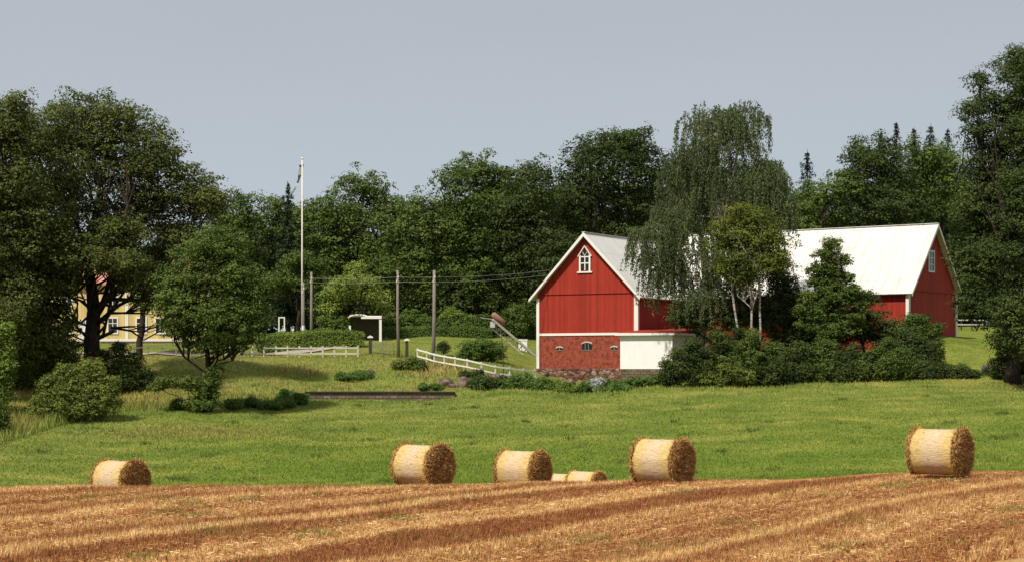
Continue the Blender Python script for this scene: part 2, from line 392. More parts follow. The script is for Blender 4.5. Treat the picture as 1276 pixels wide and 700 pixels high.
def pxof(X, Y): return CX + F * X / np.maximum(Y, 40)
def row_of(X, Y): return HY - (HT(X, Y) - ZC) / np.maximum(Y, 40) * F
def edge_D(px):      # distance of the far edge of the mown meadow by bearing
    return np.interp(px, [-500, 0, 60, 150, 250, 380, 600, 850, 1276, 1776], [112, 119, 127, 136, 139, 147, 148, 148.5, 149.5, 150])
def dryness(X, Y):
    """0 lush meadow, 1 dry rough grass"""
    px = pxof(X, Y); e = edge_D(px)
    k = np.clip((Y - e) / 2.0, 0, 1)
    n = 0.5 + 0.5 * np.sin(X * 0.35 + 1.5 * np.sin(Y * 0.21) + 0.7) * np.sin(Y * 0.5 + np.sin(X * 0.3) * 2)
    dl = np.interp(px, [-500, 0, 250, 520, 640, 700, 1100, 1276], [0.95, 0.95, 0.75, 0.6, 0.5, 0.1, 0.0, 0.1])
    far = np.clip((Y - 166) / 10, 0, 1)
    d = k * (dl * (0.15 + 0.75 * n)) * (1 - 0.45 * far)
    d *= np.where(px > 300, 0.75, 1.0)
    for (cx_, cy_, ry_, rw_, a_) in ((375, 462, 8, 48, 0.75), (545, 462, 10, 45, 0.95), (430, 480, 5, 40, 0.5), (340, 448, 4, 60, 0.6), (480, 447, 3, 50, 0.6), (130, 500, 14, 120, 0.8)):
        rr__ = row_of(X, Y); d = np.maximum(d, k * a_ * np.exp(-((px - cx_) / rw_) ** 2 - ((rr__ - cy_) / ry_) ** 2))
    # dry patch in the left meadow
    d = np.maximum(d, 0.55 * np.exp(-(((X + 22) / 7) ** 2 + ((Y - 126) / 3.0) ** 2)))
    d = np.maximum(d, 0.5 * np.exp(-(((X - 41) / 3) ** 2 + ((Y - 148) / 2.0) ** 2)))
    return d

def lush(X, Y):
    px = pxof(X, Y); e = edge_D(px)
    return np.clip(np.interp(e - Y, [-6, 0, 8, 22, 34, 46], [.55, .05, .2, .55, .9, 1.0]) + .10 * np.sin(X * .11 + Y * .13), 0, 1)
t = NT('meadow_grass'); p = t.wpos()
at_ = t.new('ShaderNodeAttribute', attribute_name='dry').outputs['Fac']
n1 = t.noise(t.mapv(p, (0.6, 1.1, 1)), 0.42, 5, 0.58); n2 = t.noise(p, 4.5, 4, 0.7)
n3 = t.noise(t.mapv(p, (0.35, 1.2, 1)), 0.16, 3, 0.5)
g = t.ramp(n1, [(0.30, (0.105, 0.145, 0.024)), (0.5, (0.18, 0.205, 0.036)), (0.72, (0.30, 0.27, 0.065))])
g = t.mix(t.ramp(n3, [(0.4, (0, 0, 0)), (0.62, (0.6, 0.6, 0.6))]), g, (0.125, 0.175, 0.03))
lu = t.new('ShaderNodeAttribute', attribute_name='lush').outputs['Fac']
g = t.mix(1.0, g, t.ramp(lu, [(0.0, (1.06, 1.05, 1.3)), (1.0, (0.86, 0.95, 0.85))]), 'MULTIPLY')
g = t.mix(0.55, g, t.ramp(n2, [(0.3, (0.35, 0.35, 0.3)), (0.7, (1.5, 1.45, 1.3))]), 'MULTIPLY')
d = t.ramp(n2, [(0.25, (0.13, 0.085, 0.035)), (0.5, (0.26, 0.22, 0.075)), (0.8, (0.42, 0.34, 0.13))])
M['meadow'] = t.bsdf(t.mix(at_, g, d), 0.95, 0.05, t.bump(n2, 0.6, 0.08))
TZ = HT(GX, GY)
for (bx_, by_) in ():
    pass
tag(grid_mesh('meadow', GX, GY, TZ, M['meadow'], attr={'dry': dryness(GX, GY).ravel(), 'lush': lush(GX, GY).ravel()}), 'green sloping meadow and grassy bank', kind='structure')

# stubble field: near sheet, ends in the hollow behind the crest
BC = (68.0, 6.0)
def stubble_nodes(t, p, light, tuft=False):
    v = t.new('ShaderNodeVectorMath', operation='SUBTRACT'); t.l.new(p, v.inputs[0]); v.inputs[1].default_value = (BC[0], BC[1], 0)
    sx = t.new('ShaderNodeSeparateXYZ'); t.l.new(v.outputs[0], sx.inputs[0])
    r = t.math('SQRT', t.math('ADD', t.math('POWER', sx.outputs[0], 2.0), t.math('POWER', sx.outputs[1], 2.0)))
    wob = t.noise(p, 0.35, 3)
    rr = t.math('ADD', r, t.math('MULTIPLY', wob, 1.3))
    n1d = t.new('ShaderNodeTexNoise', noise_dimensions='1D'); t.l.new(rr, n1d.inputs['W'])
    n1d.inputs['Scale'].default_value = 0.42; n1d.inputs['Detail'].default_value = 4.0; n1d.inputs['Roughness'].default_value = 0.68
    band = n1d.outputs['Fac']
    blot = t.noise(p, 1.3, 5, 0.7)
    f = t.math('ADD', t.math('MULTIPLY', band, 1.0), t.math('MULTIPLY', t.math('SUBTRACT', blot, 0.5), 0.6))
    return f, r
t = NT('stubble_soil'); p = t.wpos()
f, r = stubble_nodes(t, p, 1)
c = t.ramp(f, [(0.39, (0.23, 0.090, 0.036)), (0.53, (0.36, 0.18, 0.072)), (0.68, (0.52, 0.33, 0.145))])
fine = t.noise(p, 14, 4, 0.8)
c = t.mix(0.8, c, t.ramp(fine, [(0.3, (0.5, 0.45, 0.4)), (0.72, (1.35, 1.3, 1.2))]), 'MULTIPLY')
M['soil'] = t.bsdf(c, 0.95, 0.05, t.bump(fine, 0.8, 0.06))
t = NT('stubble_straw'); p = t.wpos()
f, r = stubble_nodes(t, p, 1)
rnd = t.new('ShaderNodeNewGeometry').outputs['Random Per Island']
f2 = t.math('ADD', f, t.math('MULTIPLY', t.math('SUBTRACT', rnd, 0.5), 0.22))
c = t.ramp(f2, [(0.38, (0.31, 0.12, 0.045)), (0.52, (0.51, 0.27, 0.10)), (0.69, (0.78, 0.54, 0.245))])
M['straw_stubble'] = t.bsdf(c, 0.7, 0.15, transl=0.15)
sxg = np.arange(-75, 76, 0.5); syg = axis([np.linspace(-60, 26, 18), np.arange(26, 96.1, 0.5)])
SX, SY = np.meshgrid(sxg, syg)
SZ = HT(SX, SY) + 0.02
tag(grid_mesh('stubble_field', SX, SY, SZ, M['soil']), 'golden brown harvested stubble field in the foreground', kind='structure')

# ------------------------------------------------------------------ blades of straw and grass
def blades(name, P, h, w, lean, mat, rng, label, attr=None, parts=1):
    n = len(P); a = rng.rand(n) * np.pi; dx = np.cos(a) * w / 2; dy = np.sin(a) * w / 2
    lx = (rng.rand(n) - .5) * 2 * lean * h; ly = (rng.rand(n) - .5) * 2 * lean * h
    V = np.empty((n, 3, 3)); V[:, 0] = P + np.stack([-dx, -dy, -0.02 * np.ones(n)], 1)
    V[:, 1] = P + np.stack([dx, dy, -0.02 * np.ones(n)], 1); V[:, 2] = P + np.stack([lx, ly, h], 1)
    o = mesh_np(name, V.reshape(-1, 3), np.arange(n * 3).reshape(-1, 3), mat, attr={k: np.repeat(v, 3) for k, v in attr.items()} if attr else None)
    return tag(o, label, kind='stuff')

rng = np.random.RandomState(11)
def scatter(n, d0, d1, margin, power=1.0):
    D = d0 + (d1 - d0) * rng.rand(n) ** power
    X = (rng.rand(n) * 2 - 1) * (D * 638 / F + margin)
    return X, D
X, Y = scatter(330000, 34, 74, 3.0, 1.0)
rb = np.hypot(X - BC[0], Y - BC[1])
row = np.round(rb / 0.26) * 0.26 + rng.normal(0, 0.035, len(rb))            # drilled rows
ang = np.arctan2(Y - BC[1], X - BC[0]); X = BC[0] + row * np.cos(ang); Y = BC[1] + row * np.sin(ang)
Z = HT(X, Y) + 0.02
h = (0.09 + 0.11 * rng.rand(len(X))) * (0.85 + 0.2 * np.sin(rb * 0.9))
blades('stubble_stalks', np.stack([X, Y, Z], 1), h, 0.022 + 0.02 * rng.rand(len(X)), 0.55, M['straw_stubble'], rng, 'cut straw stalks standing in rows on the near field')
# loose straw lying flat
X, Y = scatter(60000, 34, 74, 3.0); n = len(X); Z = HT(X, Y) + 0.04 + 0.08 * rng.rand(n)
a = rng.rand(n) * 6.28; L = 0.06 + 0.10 * rng.rand(n); w = 0.014 + 0.01 * rng.rand(n)
ex = np.stack([np.cos(a), np.sin(a), (rng.rand(n) - .5) * 0.5], 1) * L[:, None] / 2; ey = np.stack([-np.sin(a), np.cos(a), rng.rand(n)], 1) * w[:, None] / 2
P = np.stack([X, Y, Z], 1); V = np.stack([P - ex - ey, P + ex - ey, P + ex + ey, P - ex + ey], 1).reshape(-1, 3)
tag(mesh_np('loose_straw', V, np.arange(n * 4).reshape(-1, 4), M['straw_stubble']), 'loose straw scattered flat over the stubble field', kind='stuff')

X, Y = scatter(60, 36, 60, 0.0); PX = []
for x_, y_ in zip(X, Y):
    n_ = rng.randint(60, 260); PX.append(np.stack([x_ + rng.normal(size=n_) * .32, y_ + rng.normal(size=n_) * .6], 1))
WX = np.concatenate(PX)
M['weed'] = leaf_mat('weed_blades', (0.04, 0.05, 0.015), (0.09, 0.11, 0.03), (0.16, 0.18, 0.05))
blades('stubble_weeds', np.stack([WX[:, 0], WX[:, 1], HT(WX[:, 0], WX[:, 1]) + .02], 1), .06 + .1 * rng.rand(len(WX)), .03 + .03 * rng.rand(len(WX)), .8, M['weed'], rng, 'small green weeds sprouting among the stubble')
t = NT('grass_blades'); p = t.wpos()
at_ = t.new('ShaderNodeAttribute', attribute_name='dry').outputs['Fac']
rnd = t.new('ShaderNodeNewGeometry').outputs['Random Per Island']
n1 = t.noise(t.mapv(p, (0.6, 1.1, 1)), 0.42, 5, 0.58)
n3 = t.noise(t.mapv(p, (0.35, 1.2, 1)), 0.16, 3, 0.5)
ff = t.math('ADD', n1, t.math('MULTIPLY', t.math('SUBTRACT', rnd, 0.5), 0.3))
g = t.ramp(ff, [(0.28, (0.15, 0.21, 0.034)), (0.5, (0.265, 0.31, 0.056)), (0.75, (0.44, 0.41, 0.10))])
g = t.mix(t.ramp(n3, [(0.4, (0, 0, 0)), (0.62, (0.6, 0.6, 0.6))]), g, (0.165, 0.235, 0.036))
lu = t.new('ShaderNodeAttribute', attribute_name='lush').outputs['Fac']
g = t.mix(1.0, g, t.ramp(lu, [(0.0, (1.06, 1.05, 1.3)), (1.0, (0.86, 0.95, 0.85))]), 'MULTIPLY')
d = t.ramp(rnd, [(0.0, (0.20, 0.13, 0.05)), (0.4, (0.38, 0.32, 0.09)), (1.0, (0.62, 0.50, 0.20))])
M['blade'] = t.bsdf(t.mix(t.math('GREATER_THAN', at_, t.math('ADD', t.math('MULTIPLY', rnd, 0.8), 0.1)), g, d), 0.7, 0.1, transl=0.25)
X, Y = scatter(330000, 96, 152, 2.0); px = pxof(X, Y); k = Y < edge_D(px) + 1.0; X, Y = X[k], Y[k]
dr = dryness(X, Y)
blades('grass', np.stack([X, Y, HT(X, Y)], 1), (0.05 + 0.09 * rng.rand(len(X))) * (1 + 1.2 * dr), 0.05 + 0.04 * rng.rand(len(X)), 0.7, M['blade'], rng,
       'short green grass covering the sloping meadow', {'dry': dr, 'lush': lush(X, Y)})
X, Y = scatter(90, 100, 148, 0.0); PX = []
for x_, y_ in zip(X, Y):
    n_ = rng.randint(15, 90); q_ = .15 + .35 * rng.rand(); PX.append(np.stack([x_ + rng.normal(size=n_) * q_, y_ + rng.normal(size=n_) * q_], 1))
WX = np.concatenate(PX); WX = WX[WX[:, 1] < edge_D(pxof(WX[:, 0], WX[:, 1])) - 1]
M['tuft'] = leaf_mat('tuft_blades', (0.025, 0.05, 0.012), (0.05, 0.085, 0.02), (0.10, 0.14, 0.04))
blades('meadow_tufts', np.stack([WX[:, 0], WX[:, 1], HT(WX[:, 0], WX[:, 1])], 1), .12 + .16 * rng.rand(len(WX)), .05 + .04 * rng.rand(len(WX)), .6, M['tuft'], rng, 'darker tufts of longer grass dotted over the meadow')
X, Y = scatter(260000, 112, 200, 2.0); px = pxof(X, Y); k = (Y > edge_D(px) - 0.4); X, Y, px = X[k], Y[k], px[k]
k = ~((px > 660) & (px < 1130) & (Y > 160)); X, Y, px = X[k], Y[k], px[k]
dr = dryness(X, Y); tall = np.interp(Y, [112, 150, 166, 172], [0.42, 0.26, 0.15, 0.06]) * (0.35 + 0.9 * rng.rand(len(X)))
rr__ = row_of(X, Y)
for (cx_, cy_, ry_, rw_, a_) in ((372, 464, 6, 30, .35), (545, 460, 8, 30, .45), (590, 468, 6, 22, .4), (20, 545, 22, 60, .5), (130, 508, 8, 60, .4), (60, 530, 10, 60, .4)):
    tall = tall + a_ * (.4 + rng.rand(len(X))) * np.exp(-((px - cx_) / rw_) ** 2 - ((rr__ - cy_) / ry_) ** 2)
tall = tall * np.where(px > 1100, 0.5, 1.0)
blades('rough_grass', np.stack([X, Y, HT(X, Y)], 1), tall, 0.05 + 0.06 * rng.rand(len(X)), 0.5, M['blade'], rng,
       'long rough half dry grass on the bank beyond the meadow', {'dry': dr, 'lush': lush(X, Y)})

# ------------------------------------------------------------------ driveway
t = NT('gravel'); p = t.wpos(); n = t.noise(p, 3, 5)
M['gravel'] = t.bsdf(t.ramp(n, [(0.3, (0.27, 0.22, 0.175)), (0.7, (0.42, 0.355, 0.29))]), 0.95, 0.1)
def ribbon(name, pts, w, lift=0.05):
    P = [];
    for i in range(len(pts) - 1):
        for k in range(12):
            P.append(pts[i].lerp(pts[i + 1], k / 12))
    P.append(pts[-1]); V = []; Q = []
    for i, p in enumerate(P):
        tdir = (P[min(i + 1, len(P) - 1)] - P[max(i - 1, 0)]); tdir.z = 0; tdir.normalize(); nn = Vector((-tdir.y, tdir.x, 0))
        for k in range(7):
            q = p + nn * (w * (k / 6 - .5)); V.append((q.x, q.y, H(q.x, q.y) + lift))
    for i in range(len(P) - 1):
        for k in range(6): Q.append((i * 7 + k, i * 7 + k + 1, (i + 1) * 7 + k + 1, (i + 1) * 7 + k))
    return mesh_np(name, V, Q, M['gravel'])
tag(ribbon('driveway', [at(20, 176), at(130, 174), at(230, 171), at(330, 171), at(395, 174.0), at(436, 177.5)], 2.6, 0.10),
    'pale gravel driveway curving along the fence', kind='structure')

# ------------------------------------------------------------------ foliage
def leaf_cloud(C, R, n_per, size, rng, squash=0.8, updir=0.35, down=0.35, jit=0.30, ):
    """C (k,3) clump centres, R (k,) radii -> quads"""
    k = len(C)
    # sprigs over the upper surface of each clump, leaves round each sprig
    ns = np.maximum(5, (22 * (0.7 + 0.6 * rng.rand(k)))).astype(int); ci = np.repeat(np.arange(k), ns); m = len(ci)
    d = rng.normal(size=(m, 3)); d /= np.linalg.norm(d, axis=1)[:, None]
    flip = (d[:, 2] < 0) & (rng.rand(m) > down); d[flip, 2] *= -1
    SP = C[ci] + d * (R[ci] * (0.55 + 0.5 * rng.rand(m)))[:, None] * np.array([1, 1, squash]); SR = R[ci] * (0.20 + 0.20 * rng.rand(m))
    w = 1.2 * R[ci] ** 2 * n_per / ns[ci]; cnt = np.maximum(2, w * (0.6 + 0.8 * rng.rand(m))).astype(int)
    si = np.repeat(np.arange(m), cnt); n = len(si)
    e = rng.normal(size=(n, 3)); e /= np.linalg.norm(e, axis=1)[:, None]; fl = (e[:, 2] < 0) & (rng.rand(n) < 0.4); e[fl, 2] *= -1
    P = SP[si] + e * (SR[si] * (0.5 + 0.65 * rng.rand(n)))[:, None] * np.array([1.25, 1.25, 0.7])
    d = d[si]
    nr = d * 0.55 + e * 0.5 + rng.normal(size=(n, 3)) * 0.36 + np.array([0, 0, updir]); nr /= np.linalg.norm(nr, axis=1)[:, None]
    a = np.cross(nr, rng.normal(size=(n, 3))); a /= np.linalg.norm(a, axis=1)[:, None]; b = np.cross(nr, a)
    s = size * (0.55 + 0.8 * rng.rand(n)); a *= (s * 0.62)[:, None]; b *= (s * 0.40)[:, None]
    V = np.stack([P - a, P - b + a * 0.1, P + a, P + b + a * 0.1], 1).reshape(-1, 3)
    return V
def clumps_for(lobes, rc, rng, dens=1.0, inner=0.35):
    C = []; R = []
    for (c, r) in lobes:
        r = np.array(r); area = 4 * math.pi * ((r[0] * r[1]) ** 1.6 / 3 + (r[0] * r[2]) ** 1.6 / 3 + (r[1] * r[2]) ** 1.6 / 3) ** (1 / 1.6)
        k = max(6, int(dens * area / (rc * rc * 1.35)))
        d = rng.normal(size=(k, 3)); d /= np.linalg.norm(d, axis=1)[:, None]
        rad = 1 - 0.12 - 0.35 * rng.rand(k) ** 2; ins = rng.rand(k) < inner; rad[ins] = rng.rand(ins.sum()) * 0.75
        rad[rng.rand(k) < 0.12] = 1.12
        rk = rc * (0.45 + 0.7 * rng.rand(k))
        C.append(np.array(c) + d * rad[:, None] * np.maximum(r - rk[:, None] * 0.55, 0.2)); R.append(rk)
    return np.concatenate(C), np.concatenate(R)

def bend(a, b, k, amt, rng):
    a = Vector(a); b = Vector(b); L = (b - a).length
    return [a.lerp(b, i / k) + Vector(rng.normal(size=3)) * (amt * L * math.sin(math.pi * i / k)) for i in range(k + 1)]

def tree(name, label, cat, base, lobes_px, D, leaf, rc=1.3, size=0.22, cover=1.0, seed=1, trunk_r=0.4, bark='bark',
         group=None, fork=0.35, depth=1.0, dens=1.0, twigs=True, squash=0.75, inner=0.35, stems=None, down=0.35, parts=('trunk', 'crown'), cut=True, limb=1.0):
    """lobes_px: (px,py,rx,ry[,dy]) at distance D"""
    rng = np.random.RandomState(seed); sc = D / F
    root = empty(name, base, 0, label, cat, group)
    lob = []
    for l in lobes_px:
        px, py, rx, ry = l[:4]; dy = l[4] if len(l) > 4 else 0.0
        c = np.array([(px - CX) * sc, D + dy, ZC + (HY - py) * sc]) - np.array(base)
        lob.append((c, (rx * sc, max(1.0, rx * sc * depth), ry * sc)))
    C, R = clumps_for(lob, rc, rng, dens, inner)
    if cut:
        zg = HT(C[:, 0] + base[0], C[:, 1] + base[1]) - base[2]
        C[:, 2] = np.maximum(C[:, 2], zg + R * 0.35)
    size *= 0.82
    V = leaf_cloud(C, R, cover * 9.0 / (size * size) * 0.42, size, rng, squash, down=down)
    crown = mesh_np(parts[1], V, np.arange(len(V)).reshape(-1, 4), M[leaf], root)
    mb = MB(); top = max(l[0][2] + 0.6 * l[1][2] for l in lob)
    cx_ = sum(l[0][0] * l[1][0] for l in lob) / sum(l[1][0] for l in lob); cy_ = sum(l[0][1] * l[1][0] for l in lob) / sum(l[1][0] for l in lob)
    fz = fork * top
    st = stems or [(0.0, 0.0, trunk_r, cx_ * 0.35, cy_ * 0.35)]
    for (sx_, sy_, r_, tx, ty) in st:
        trunk = bend((sx_, sy_, -0.5), (tx, ty, fz), 5, 0.02, rng)
        mb.tube(trunk, [r_ * (1.35 if i == 0 else 1.0 - 0.06 * i) for i in range(6)], 9)
        ft = trunk[-1]
        tops = [Vector((cx_ * 0.7 + tx * 0.3, cy_ * 0.8, top * 0.8))]
        lead = bend(ft, tops[0], 5, 0.05, rng); mb.tube(lead, [r_ * 0.7 * (1 - 0.16 * i) for i in range(6)], 7)
        if sx_ == st[0][0]:
            for (c, r) in lob:
                a = trunk[4] if rng.rand() < 0.5 else lead[int(rng.randint(0, 4))]
                b = Vector(c)
                if b.z < a.z - 1: a = trunk[3]
                pts = bend(a, b, 5, 0.11, rng); rr0 = min(r_ * 0.42, 0.04 + 0.012 * (b - a).length) * limb
                mb.tube(pts, [max(0.03, rr0 * (1 - 0.15 * i)) for i in range(6)], 6)
                if twigs:
                    near = np.where(np.linalg.norm((C - np.array(c)) / (np.array(r) * 1.2), axis=1) < 1)[0]
                    rng.shuffle(near)
                    for q in near[:14]:
                        s_ = pts[int(rng.randint(2, 6))]; tp = bend(s_, C[q], 3, 0.08, rng)
                        mb.tube(tp, [0.07, 0.05, 0.035, 0.015], 4, cap=False)
    mb.build(parts[0], M[bark], root, smooth=True)
    return root

def shrub(label, px, py_base, lobes, D=None, leaf='mid', seed=1, rc=0.55, size=0.16, group=None, name='shrub', cat='shrub', cover=1.0, skirt=True, **kw):
    b = at(px, D) if D else ground(px, py_base)
    rs_ = np.random.RandomState(seed + 900); lobes = list(lobes)
    if skirt and leaf != 'flower' and 'clipped' not in label:
        for l in list(lobes):
            for q in range(3):
                a_ = rs_.rand() * 3.14 * 1.1 - .15; lobes.append((l[0] + l[2] * .85 * math.cos(a_), l[1] - l[3] * .85 * math.sin(a_), l[2] * (.2 + .22 * rs_.rand()), l[3] * (.18 + .22 * rs_.rand())))
    g_row = HY - (b.z - ZC) / b.y * F
    for l in list(lobes):
        bot = l[1] + l[3]
        if bot < g_row - 1.5 and skirt: mid_ = (l[1] + g_row + 1) / 2; lobes.append((l[0], mid_, l[2] * .92, max(2.0, g_row + 2 - mid_)))
    return tree(name, label, cat, tuple(b), lobes, b.y, leaf, rc=rc, size=size, cover=cover, seed=seed, trunk_r=0.09, fork=0.25, group=group,
                twigs=False, parts=('stem', 'foliage'), down=0.5, **kw)

def spruce(label, px, py_top, D, width_px, seed, group=None, base_drop=0.0):
    rng = np.random.RandomState(seed); b = at(px, D); sc = D / F; Ht = ZC + (HY - py_top) * sc - b.z; Rm = width_px * sc * .85
    root = empty('spruce_tree', tuple(b), 0, label, 'spruce', group)
    mb = MB(); mb.tube([(0, 0, -0.3), (0, 0, Ht * 0.5), (0, 0, Ht)], [0.28, 0.16, 0.02], 7); mb.build('trunk', M['bark'], root)
    P = []; A = []
    z = Ht * 0.12
    while z < Ht - 0.1:
        r = Rm * 1.5 * (1 - z / Ht) ** 0.8 + 0.06; nb = int(4 + 4 * (1 - z / Ht)); ph = rng.rand() * 6.28
        for i in range(nb):
            a = ph + 6.28 * i / nb + rng.normal(0, 0.12); rl = r * (0.45 + 0.8 * rng.rand()); m = int(8 + rl * 34)
            tt = rng.rand(m); dx = tt * rl
            spread = 0.42 * rl * (1 - tt) * rng.normal(size=m) * 0.8
            x = np.cos(a) * dx - np.sin(a) * spread; y = np.sin(a) * dx + np.cos(a) * spread
            zz_ = z + rng.normal(size=m) * 0.1 - 0.45 * dx + 0.18 * dx ** 2 / max(rl, .3) * 1.0 + rng.normal(size=m) * 0.06 - np.abs(spread) * 0.3
            P.append(np.stack([x, y, zz_], 1)); A.append(np.full(m, a))
        z += 0.30 + 0.2 * rng.rand()
    P = np.concatenate(P); A = np.concatenate(A); n = len(P)
    d = np.stack([np.cos(A), np.sin(A), -0.35 + 0 * A], 1) + rng.normal(size=(n, 3)) * 0.35; d /= np.linalg.norm(d, axis=1)[:, None]
    s = np.cross(d, [0, 0, 1.0] + rng.normal(size=(n, 3)) * 0.3); s /= np.linalg.norm(s, axis=1)[:, None]
    L = 0.22 + 0.14 * rng.rand(n)
    V = np.stack([P - d * L[:, None] * .5, P + s * L[:, None] * .22, P + d * L[:, None] * .7, P - s * L[:, None] * .22], 1).reshape(-1, 3)
    mesh_np('crown', V, np.arange(len(V)).reshape(-1, 4), M['spruce'], root)
    return root
# ------------------------------------------------------------------ barns
def gable_poly(x0, x1, z0, ze, xr, zr): return [(x0, z0), (x1, z0), (x1, ze), (xr, zr), (x0, ze)]
def roof_slab(mb, xe, ze, xr, zr, y0, y1, th):
    """one roof plane from eave (xe,ze) up to ridge (xr,zr)"""
    dx, dz = xr - xe, zr - ze; L = math.hypot(dx, dz); nx, nz = -dz / L, dx / L
    if nz < 0: nx, nz = -nx, -nz
    poly = [(xe, ze), (xr, zr), (xr + nx * 0, zr + th / abs(nz)), (xe + nx * th, ze + nz * th)]
    if dx < 0: poly = poly[::-1]
    mb.prism(poly, y0, y1)

def barn(name, label, root_loc, rz, Wd, L, zf, zbase, zeave, zridge, ov=0.55, fo=0.55):
    """zf floor line, zbase ground, heights relative to root z"""
    r = empty(name, root_loc, rz, label, 'barn')
    h = Wd / 2; sl = (zridge - zeave) / h
    mb = MB(); mb.prism(gable_poly(-h, h, zf, zeave, 0, zridge - 0.05), 0.0, 0.16); mb.build('wall', M['red'], r)            # front gable
    mb = MB(); mb.prism([(-h + .01, zeave - 0.02), (h - .01, zeave - 0.02), (0, zridge - 0.08)], -0.05, -0.005); mb.build('gable_boarding', M['red'], r)
    mb = MB(); mb.prism(gable_poly(-h, h, zbase, zeave, 0, zridge - 0.05), L - 0.16, L); mb.build('wall', M['red'], r)
    MB().bx(-h, -h + .16, .165, L - .165, zbase, zeave).build('wall', M['red'], r)
    MB().bx(h - .16, h, .165, L - .165, zbase, zeave).build('wall', M['red'], r)
    mb = MB()
    ze_t = zeave - sl * ov + 0.05
    roof_slab(mb, -h - ov, ze_t, 0, zridge + 0.05, -fo, L + fo, 0.10)
    roof_slab(mb, h + ov, ze_t, 0, zridge + 0.05, -fo, L + fo, 0.10)
    rf = mb.build('roof', M['roof'], r)
    mb = MB(); mb.beam((0, -fo - .02, zridge + 0.22), (0, L + fo + .02, zridge + 0.22), 0.34, 0.05); mb.build('ridge_cap', M['roof'], rf)
    for y, s in ((-fo - 0.045, 1), (L + fo + 0.005, 1)):
        for sg in (-1, 1):
            L_ = math.hypot(h + ov, zridge - ze_t + .05)
            mb = MB(); d = 0.26
            a, b = (sg * (h + ov + .02), ze_t + 0.10), (0, zridge + 0.20)
            poly = [a, b, (0, b[1] - d * 1.4), (sg * (h + ov + .02), a[1] - d * 1.0)]
            if sg > 0: poly = poly[::-1]
            mb.prism(poly, y, y + 0.04); mb.build('barge_board', M['white'], r)
    return r, h, sl

def pointed_window(r, xc, z0, w, hh, peak):
    """white framed window with a pointed head in the gable, local front face at y=-0.05"""
    y = -0.06; x0, x1 = xc - w / 2, xc + w / 2
    g = MB(); g.prism([(x0, z0), (x1, z0), (x1, z0 + hh), (xc, z0 + hh + peak), (x0, z0 + hh)], y - 0.01, y); 
    win = g.build('window', M['glass'], r)
    f = MB(); t_ = 0.17; yo = y - 0.05
    f.bx(x0 - t_, x0, yo - .03, yo + .03, z0 - .1, z0 + hh + .12); f.bx(x1, x1 + t_, yo - .03, yo + .03, z0 - .1, z0 + hh + .12)
    f.bx(x0 - t_ - .18, x1 + t_ + .18, yo - .07, yo + .05, z0 - .22, z0 - .09)
    for s in (-1, 1): f.beam((xc + s * (w / 2 + t_ + .10), yo - .01, z0 + hh + 0.0), (xc - s * 0.03, yo - .01, z0 + hh + peak + .26), 0.08, 0.17, up=(0, 1, 0))
    f.build('frame', M['white'], win)
    m = MB(); yb = y - 0.03; b_ = 0.10
    m.bx(xc - b_ / 2, xc + b_ / 2, yb - .015, yb + .015, z0, z0 + hh * 1.02)
    m.bx(x0, x1, yb - .018, yb + .012, z0 + hh * .49, z0 + hh * .49 + b_)
    m.bx(x0, x1, yb - .018, yb + .012, z0 + hh * .94, z0 + hh * .94 + b_)
    for s in (-1, 1): m.beam((xc, yb, z0 + hh + 0.05), (xc + s * w * .27, yb, z0 + hh + peak * .55), 0.03, b_ * .9, up=(0, 1, 0))
    m.build('muntins', M['white'], win)

C1 = at(793, 164, 460); zG = -0.9 + ZC     # barn 1 near corner; world z of its ground line
b1 = math.radians(30); W1 = 10.0
rl = (C1.x - W1 / 2 * math.cos(b1), C1.y + W1 / 2 * math.sin(b1), zG)
zf1, ze1, zr1 = 4.0, 7.8, 13.0
barn1, h1, sl1 = barn('red_barn', 'red wooden barn with a brick ground storey and wide gable facing the field', rl, -b1, W1, 22.0, zf1, -1.0, ze1, zr1, ov=0.62, fo=0.6)
pointed_window(barn1, -0.12, zr1 - 3.2, 0.82, 1.25, 0.72)
MB().bx(-h1 - .03, h1 + .03, -.07, -.008, zf1 - .02, zf1 + .20).build('band_board', M['white'], barn1)
MB().bx(-h1 + .2, h1 - .35, -.085, -.053, ze1 - .10, ze1 + .0).build('drip_board', M['red'], barn1)
MB().bx(-h1 + .004, h1 - .004, 0.005, 0.30, 0.95, zf1 - .022).build('brick_wall', M['brick'], barn1)
# rough stone footing: displaced block
def stone_block(x0, x1, y0, y1, z0, z1, name, mat, parent, seed, amp=0.13, step=0.22):
    me_b = bmesh_from_box(x0, x1, y0, y1, z0, z1, step)
    rr = np.random.RandomState(seed)
    cells = [(Vector((x0 + (x1 - x0) * rr.rand(), y0 + (y1 - y0) * rr.rand(), z0 + (z1 - z0) * rr.rand())), rr.rand()) for _ in range(int((x1 - x0) * (z1 - z0) * 3))]
    from mathutils.kdtree import KDTree
    kd = KDTree(len(cells))
    for i, c in enumerate(cells): kd.insert((c[0].x, 0, c[0].z), i)
    kd.balance()
    for v in me_b.verts:
        (co, i, d0), (co2, j, d1) = kd.find_n((v.co.x, 0, v.co.z), 2)
        k = min(1, (d1 - d0) / 0.14); v.co.y -= amp * (0.35 + 0.9 * cells[i][1]) * k ** 0.5 if v.co.y < y0 + 0.02 else 0
    me = bpy.data.meshes.new(name); me_b.to_mesh(me); me_b.free(); me.materials.append(mat)
    o = bpy.data.objects.new(name, me); COL.objects.link(o)
    if parent: o.parent = parent
    return o
import bmesh
